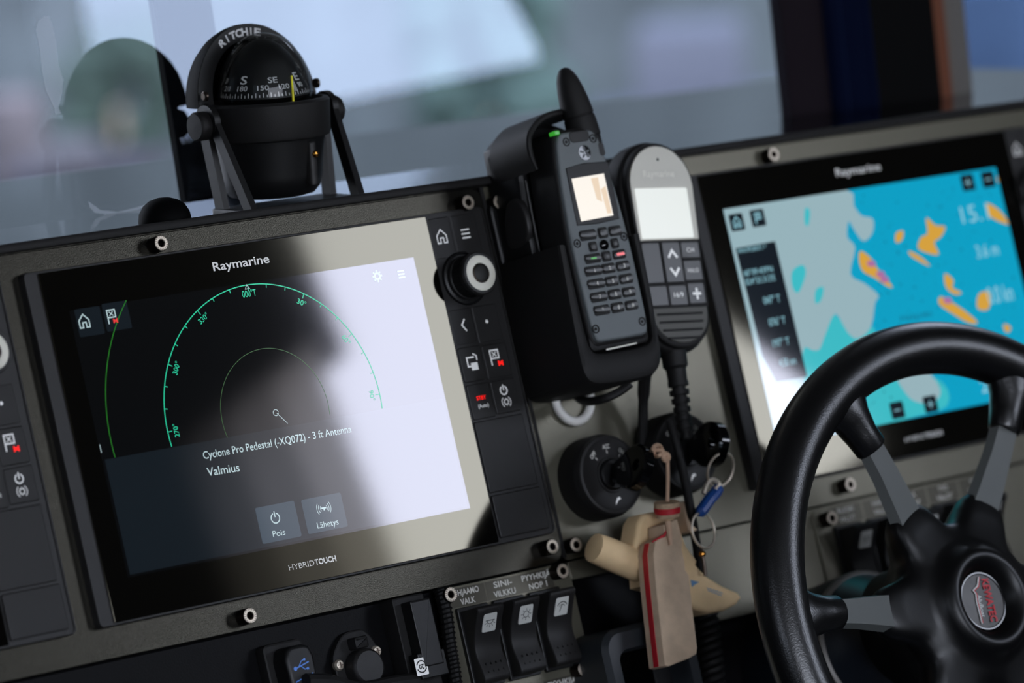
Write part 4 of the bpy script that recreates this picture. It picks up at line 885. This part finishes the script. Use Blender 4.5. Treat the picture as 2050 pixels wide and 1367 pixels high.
for hd in range(0, 360, 5):
    a = rad(front_a - (hd - 112)); mm = Matrix.Rotation(a + PI / 2, 4, 'Z') @ T(0, -28.4, 71.2) @ Matrix.Rotation(rad(74), 4, 'X')
    hh = 2.9 if hd % 10 == 0 else 1.6; b.add([(-.28, 0, 0), (.28, 0, 0), (.28, hh, 0), (-.28, hh, 0)], [(0, 1, 2, 3)], mm)
b.build('degree_marks', 'dialtext', dl, smooth='flat')
MB().box(-.55, .55, -30.2, -29.4, 64.6, 83.5).build('lubber_line', 'yellow', cp)
# hood : shell behind the dome
b = MB(); L = []; NA = 28
def hoodpt(th, u, R, zs):
    # th : 0..pi across the arch (left to right), u: 0 front edge .. 1 back
    ex = R * math.cos(PI - th); ez = zs * math.sin(th)
    lean = 9 * math.sin(th)                       # front edge leans forward over the dome
    y0 = 8 + lean + 6 * abs(math.cos(th)) * 0
    y = y0 + (R - 2 - y0) * math.sin(u * PI / 2); k = math.cos(u * PI / 2 * .98) ** .55
    return (ex * (k if u > 0 else 1), y, 66 + ez * (k if u > 0 else 1))
for u in [0, .03, .08, .16, .28, .4, .55, .7, .85, 1]:
    L.append([hoodpt(PI * k / NA, u, 46, 50) for k in range(NA + 1)])
I = []
for u in [0, .03, .1, .25, .45, .7, 1]:
    I.append([hoodpt(PI * k / NA, u, 38.5, 44.5) for k in range(NA + 1)])
b.loft(list(reversed(I)) + L, closed=False, cap0=False, cap1=False); b.build('hood', 'hoodm', cp, smooth=50)
mm = T(0, -28.5, 66)
def arch_text(s_, a0_, a1_, R, zs, cap):
    n = len(s_)
    for i, ch in enumerate(s_):
        a = rad(a0_ + (a1_ - a0_) * i / (n - 1)); x, zz = R * math.cos(a), zs * math.sin(a); tan = math.atan2(zs * math.cos(a), -R * math.sin(a)) + PI
        y = 8 + 9 * math.sin(a) - 1.2
        m2 = T(x, y, 66 + zz) @ Matrix.Rotation(rad(90), 4, 'X') @ Matrix.Rotation(tan, 4, 'Z') @ Matrix.Rotation(rad(-6), 4, 'X')
        text(cp, ch, 0, 0, None if ch == 'I' else 5.0, cap, 'dialtext', 0, align='c', m=m2, bold=.04, name='hood_lettering')
# front lip of the hood that carries the name
b = MB(); lo = [(*[hoodpt(PI * k / NA, 0, 46, 50)][0],) for k in range(NA + 1)]; li = [hoodpt(PI * k / NA, 0, 34.5, 39.5) for k in range(NA + 1)]
L2 = [[(x, y + 3.5, z_) for x, y, z_ in li], [(x, y - .3, z_) for x, y, z_ in li], [(x, y - .6, z_) for x, y, z_ in lo]]
b.loft(L2, closed=False, cap0=False, cap1=False); b.build('hood_lip', 'plastic', cp, smooth=50)
arch_text('RITCHIE', 118, 78, 39.6, 42.6, 4.6)
# side screws and clamp knobs, bracket
for sx in (-1, 1):
    MB().lathe([(3.2, 0), (3.2, 1.6), (2.2, 2.4), (.01, 2.4)], 18, m=T(sx * 43, 4, 74) @ Matrix.Rotation(rad(90 * sx), 4, 'Y')).build('screw', 'steeldark', cp)
    MB().lathe([(8.6, 0), (9.2, 1), (9.2, 8), (8.2, 9.4), (.01, 9.8)], 30, m=T(sx * 47, 0, 56) @ Matrix.Rotation(rad(90 * sx), 4, 'Y')).build('clamp_knob', 'rubber', cp)
    b = MB()
    for (fy, fx) in ((-35, 42), (-4, 42)):
        top_ = Vector((sx * 46.5, -1 + (-5 if fy < -10 else 5), 60)); bot = Vector((sx * fx, fy, 2)); w0 = 4.6
        b.loft([[(top_.x - 2, top_.y - w0, top_.z), (top_.x + 2, top_.y - w0, top_.z), (top_.x + 2, top_.y + w0, top_.z), (top_.x - 2, top_.y + w0, top_.z)], [(bot.x - 2.4, bot.y - w0, bot.z), (bot.x + 2.4, bot.y - w0, bot.z), (bot.x + 2.4, bot.y + w0, bot.z), (bot.x - 2.4, bot.y + w0, bot.z)]])
    b.lathe([(11, -2.2), (11, 2.2)], 24, m=T(sx * 46.5, -1, 58) @ Matrix.Rotation(rad(90), 4, 'Y'))
    b.build('bracket_arm', 'plastic', cp)
MB().box(-46, 46, -41, 4, 0, 3, 1, 3).build('bracket_base', 'plastic2', cp)
# slot with brass screw in the bowl, lamp housing
ma = Matrix.Rotation(rad(14), 4, 'Z')
MB().box(-3.4, 3.4, -37.4, -30, 14, 41, 1.0, 3, m=ma).build('bowl_slot', 'plastic2', cp)
MB().lathe([(.01, -1.8), (2.1, -1.4), (2.4, 0), (1.8, 1.2), (.01, 1.6)], 14, m=ma @ T(0, -38.0, 33) @ Matrix.Rotation(rad(90), 4, 'X')).build('brass_screw', 'brass', cp)
# small black dome on the shelf, left of the compass
x_, y_ = P(331, 450, -30); wv = DASH @ Vector((x_ * MM, y_ * MM, -.030))
dm = MB(); dm.lathe([(16, 0), (16.5, 3), (15.8, 8), (13, 12.8), (9, 15.8), (4, 17.4), (.01, 17.8)], 40)
tag(dm.build('sensor_dome', 'hoodm', m=T(wv.x, wv.y, ZS + .0005), smooth=60), 'small black dome on the shelf edge, left of the compass', 'sensor')

# ---------------------------------------------------------------- windscreen, pillar, right window
GY = YS + .134
GT = rad(4.0); GYAW = rad(1.2)
GM = T(0.3, GY, ZS) @ Matrix.Rotation(GYAW, 4, 'Z') @ Matrix.Rotation(-GT, 4, 'X') @ T(-0.3, 0, 0)   # local x right, y outward, z up in the glass
def gpt(px, py, off=0.0):
    """measured photo point -> x, z in the glass plane, mm"""
    o_ = GM.inverted() @ (DASH @ (CAMP * MM)); d = (GM.inverted().to_3x3() @ (DASH.to_3x3() @ ray(px, py)))
    k = (off - o_.y) / d.y; return ((o_.x + k * d.x) * 1000, (o_.z + k * d.z) * 1000)
w1 = thing('window_1', 'x', 'x', GM); del w1['label']; del w1['category']; struct(w1)
XG = gpt(1577, 130)[0]
b = MB(); b.add([(x, 0, z) for x, z in ((-2050, -18), (XG, -18), (XG, 820), (-2050, 820))], [(0, 1, 2, 3)]); b.build('pane', 'windscreen', w1, smooth='flat')
MB().box(-2060, XG, -6, 10, -40, -20).build('lower_seal', 'rubber', w1)
MB().box(-2060, XG, -10, 14, 820, 850).build('upper_frame', 'pillar', w1)
# slim outside post behind the compass
a_, b_ = gpt(372, 430, .02), gpt(317, 85, .02)
k_ = (b_[0] - a_[0]) / (b_[1] - a_[1])
f_ = lambda z: a_[0] + k_ * (z - a_[1])
b = MB(); b.loft([[(f_(z), 18, z), (f_(z) + 46, 18, z), (f_(z) + 46, 24, z), (f_(z), 24, z)] for z in (-40, 820)]); b.build('outer_post', 'pillar', w1)
# pale streaks painted on the glass in place of a cabin reflection
def streak_patch(name, pts, col_):
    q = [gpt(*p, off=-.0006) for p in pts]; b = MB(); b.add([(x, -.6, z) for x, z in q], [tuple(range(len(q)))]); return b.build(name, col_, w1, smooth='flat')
m_ = bpy.data.materials.new('reflection_film'); m_.use_nodes = True; n_ = m_.node_tree.nodes; l_ = m_.node_tree.links
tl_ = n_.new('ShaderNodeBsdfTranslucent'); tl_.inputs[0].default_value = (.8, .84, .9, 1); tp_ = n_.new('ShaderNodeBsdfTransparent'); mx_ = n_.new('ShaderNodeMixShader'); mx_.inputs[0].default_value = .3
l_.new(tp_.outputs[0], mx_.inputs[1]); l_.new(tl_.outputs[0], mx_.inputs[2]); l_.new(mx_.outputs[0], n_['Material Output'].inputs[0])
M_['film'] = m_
streak_patch('reflection_streak', [(88, 32), (76, 42), (72, 60), (80, 100), (84, 140), (92, 180), (108, 215), (112, 229), (123, 228), (117, 215), (124, 185), (127, 160), (117, 130), (112, 80), (106, 55), (98, 33)], 'film')
streak_patch('reflection_streak', [(177, 403), (200, 420), (235, 424), (275, 415), (300, 406), (290, 414), (262, 426), (225, 430), (190, 426), (180, 415)], 'film')
# pillar group right of the windscreen
def pil(name, mt, pa, pb, y0, y1, rnd=0):
    xa, xb = gpt(pa, 130)[0], gpt(pb, 130)[0]
    o = MB().box(xa, xb, y0, y1, -25, 850).build(name, mt, smooth='flat'); o.matrix_world = GM; return struct(o)
pil('trim_1', 'aub', 1572, 1660, 0, 10)
pil('wall_front', 'pillar', 1722, 1852, -14, 20)
pil('trim_3', 'brown', 1850, 1882, -10, 10); pil('trim_4', 'greytrim', 1882, 1934, -4, 14)
# navy curtain gathered against the pillar
cu_ = MB(); xa, xb = gpt(1655, 130)[0], gpt(1728, 130)[0]; L = []
for z in (-20, 400, 845): L.append([(xa + (xb - xa) * k / 30, -10 + 7 * math.sin(k * 1.35), z) for k in range(31)] + [(xb - (xb - xa) * k / 30, -4 + 7 * math.sin((30 - k) * 1.35), z) for k in range(31)])
tag(cu_.loft(L).build('curtain', 'navy', m=GM), 'navy curtain gathered beside the black pillar right of the windscreen', 'curtain')
w2 = thing('window_2', 'x', 'x', GM); del w2['label']; del w2['category']; struct(w2)
XA = gpt(1934, 130)[0]
b = MB(); b.add([(x, 0, z) for x, z in ((XA, -18), (XA + 900, -18), (XA + 900, 820), (XA, 820))], [(0, 1, 2, 3)]); b.build('pane', 'windscreen', w2, smooth='flat')

# ---------------------------------------------------------------- outside: harbour, far out of focus
ZW = -2.3
M_['water'] = mat('harbour_water', (30, 42, 46), .12, spec=.3)
struct(MB().box(-30000, 60000, 2500, 90000, ZW * 1000 - 100, ZW * 1000).build('ground', 'water', smooth='flat'))
def far(px, py, D):
    """point seen at px,py at distance D (m) from the camera"""
    d = (DASH.to_3x3() @ ray(px, py)).normalized(); c = DASH @ (CAMP * MM); return c + d * D
AZ = math.atan2(.2, 1)
def out_thing(name, label, cat, px, w_px, top, bot, D, rgb, kind='box', depth=1.2, group=None):
    p0, p1 = far(px, bot, D), far(px + w_px, bot, D); t_ = far(px + w_px / 2, top, D)
    wd = (p1 - p0).length; mid = (p0 + p1) / 2; d = Vector((p1.x - p0.x, p1.y - p0.y, 0)).normalized()
    m = Matrix.Translation((mid.x, mid.y, mid.z)) @ Matrix.Rotation(math.atan2(d.y, d.x), 4, 'Z')
    th = thing(name, label, cat, m, group); H = (t_.z - mid.z) * 1000; W_ = wd * 1000; mt = mat('far_' + name, rgb, .9, noise=.3, nscale=3, spec=.05)
    if kind == 'shed':
        MB().box(-W_ / 2, W_ / 2, 0, depth * 1000, 0, H * .8).build('wall', mt, th)
        b = MB(); b.loft([[(x, -80, H * .78), (x, depth * 500, H), (x, depth * 1000 + 80, H * .78), (x, depth * 500, H * .9)] for x in (-W_ / 2 - 60, W_ / 2 + 60)]); b.build('roof', 'pillar', th)
    elif kind == 'bush':
        b = MB()
        for k in range(60):
            x, y, z = random.uniform(-.5, .5) * W_, random.uniform(0, depth * 1000), random.uniform(.03, .92) * H; r = random.uniform(.10, .2) * min(W_, H)
            b.lathe([(.01, -r), (r * .7, -r * .7), (r, 0), (r * .7, r * .7), (.01, r)], 7, m=T(x * .85, y, z))
        o = b.build('foliage', mt, th)
        MB().lathe([(W_ * .04, -200), (W_ * .03, H * .5)], 8, m=T(0, depth * 500, 0)).build('stem', 'wood', th)
    elif kind == 'boat':
        L = []
        for k in range(9):
            u = k / 8; hw = depth * 500 * math.sin(PI * min(1, .18 + u * .82)) ** .6; x = (u - .5) * W_
            L.append([(x, depth * 500 - hw, H * .62 + u * u * H * .08), (x, depth * 500 - hw * .7, H * .12), (x, depth * 500, 0), (x, depth * 500 + hw * .7, H * .12), (x, depth * 500 + hw, H * .62 + u * u * H * .08)])
        b = MB(); b.loft(L); b.build('hull', mt, th)
        MB().box(-W_ * .3, W_ * .1, depth * 250, depth * 750, H * .6, H, 40).build('cabin', mat('far_cabin', [v * .85 for v in rgb], .6), th)
    elif kind == 'post':
        MB().lathe([(W_ / 2, 0), (W_ / 2, H * .97), (W_ * .3, H)], 16, m=T(0, 0, 0)).build('pile', mt, th); MB().lathe([(W_ * .55, H * .55), (W_ * .55, H * .6)], 16).build('band', 'rubber', th)
    return th

out_thing('warehouse', 'long dark grey-green warehouse across the water, blurred behind everything', 'building', -6000, 15000, -3600, 1000, 24, (72, 78, 80), 'shed', 3)
out_thing('bush', 'blurred dark green bush beyond the windscreen, left of the compass', 'bush', 120, 260, 20, 420, 15, (56, 68, 62), 'bush', 1)
out_thing('bush', 'blurred teal-green bush beyond the windscreen, above the left display', 'bush', 820, 330, -120, 380, 15, (68, 84, 80), 'bush', 1)
out_thing('moored_boat', 'blurred bluish moored boat beyond the windscreen, right of the handset', 'boat', 1180, 560, 60, 560, 13, (76, 80, 94), 'boat', 1.2)
out_thing('mooring_pile', 'blurred mauve-grey mooring pile at the far left beyond the windscreen', 'pile', 0, 120, 180, 640, 12, (86, 80, 82), 'post')
out_thing('moored_boat', 'blurred slate-blue boat hull seen through right window past the pillar', 'boat', 1860, 900, -420, 560, 11, (50, 66, 90), 'boat', 1.2)
out_thing('pontoon', 'blurred brownish pontoon edge at the lower left beyond the windscreen', 'pontoon', -260, 560, 438, 640, 9, (112, 98, 92), 'shed', .5)
out_thing('dinghy', 'blurred dark grey dinghy lying above the pontoon, left of the black dome', 'boat', 20, 330, 290, 440, 11, (58, 56, 62), 'boat', .6)
out_thing('dock_box', 'blurred pale teal dock box just left of the black dome', 'box', 120, 120, 385, 470, 8, (92, 112, 112), 'shed', .3)
out_thing('quay_block', 'blurred lavender-grey quay block right of the compass', 'block', 690, 900, 318, 460, 10, (96, 98, 116), 'shed', .6)
# the same warehouse row continues along the port side of the harbour
MB_ = MB(); MB_.box(-60000, -9000, 15000, 18000, ZW * 1000, 17000); MB_.box(-30000, -26000, -30000, 15000, ZW * 1000, 9000)
struct(MB_.build('wall_harbour', mat('far_grey_wall', (66, 72, 74), .9, spec=.05, noise=.3, nscale=.5), smooth='flat'))
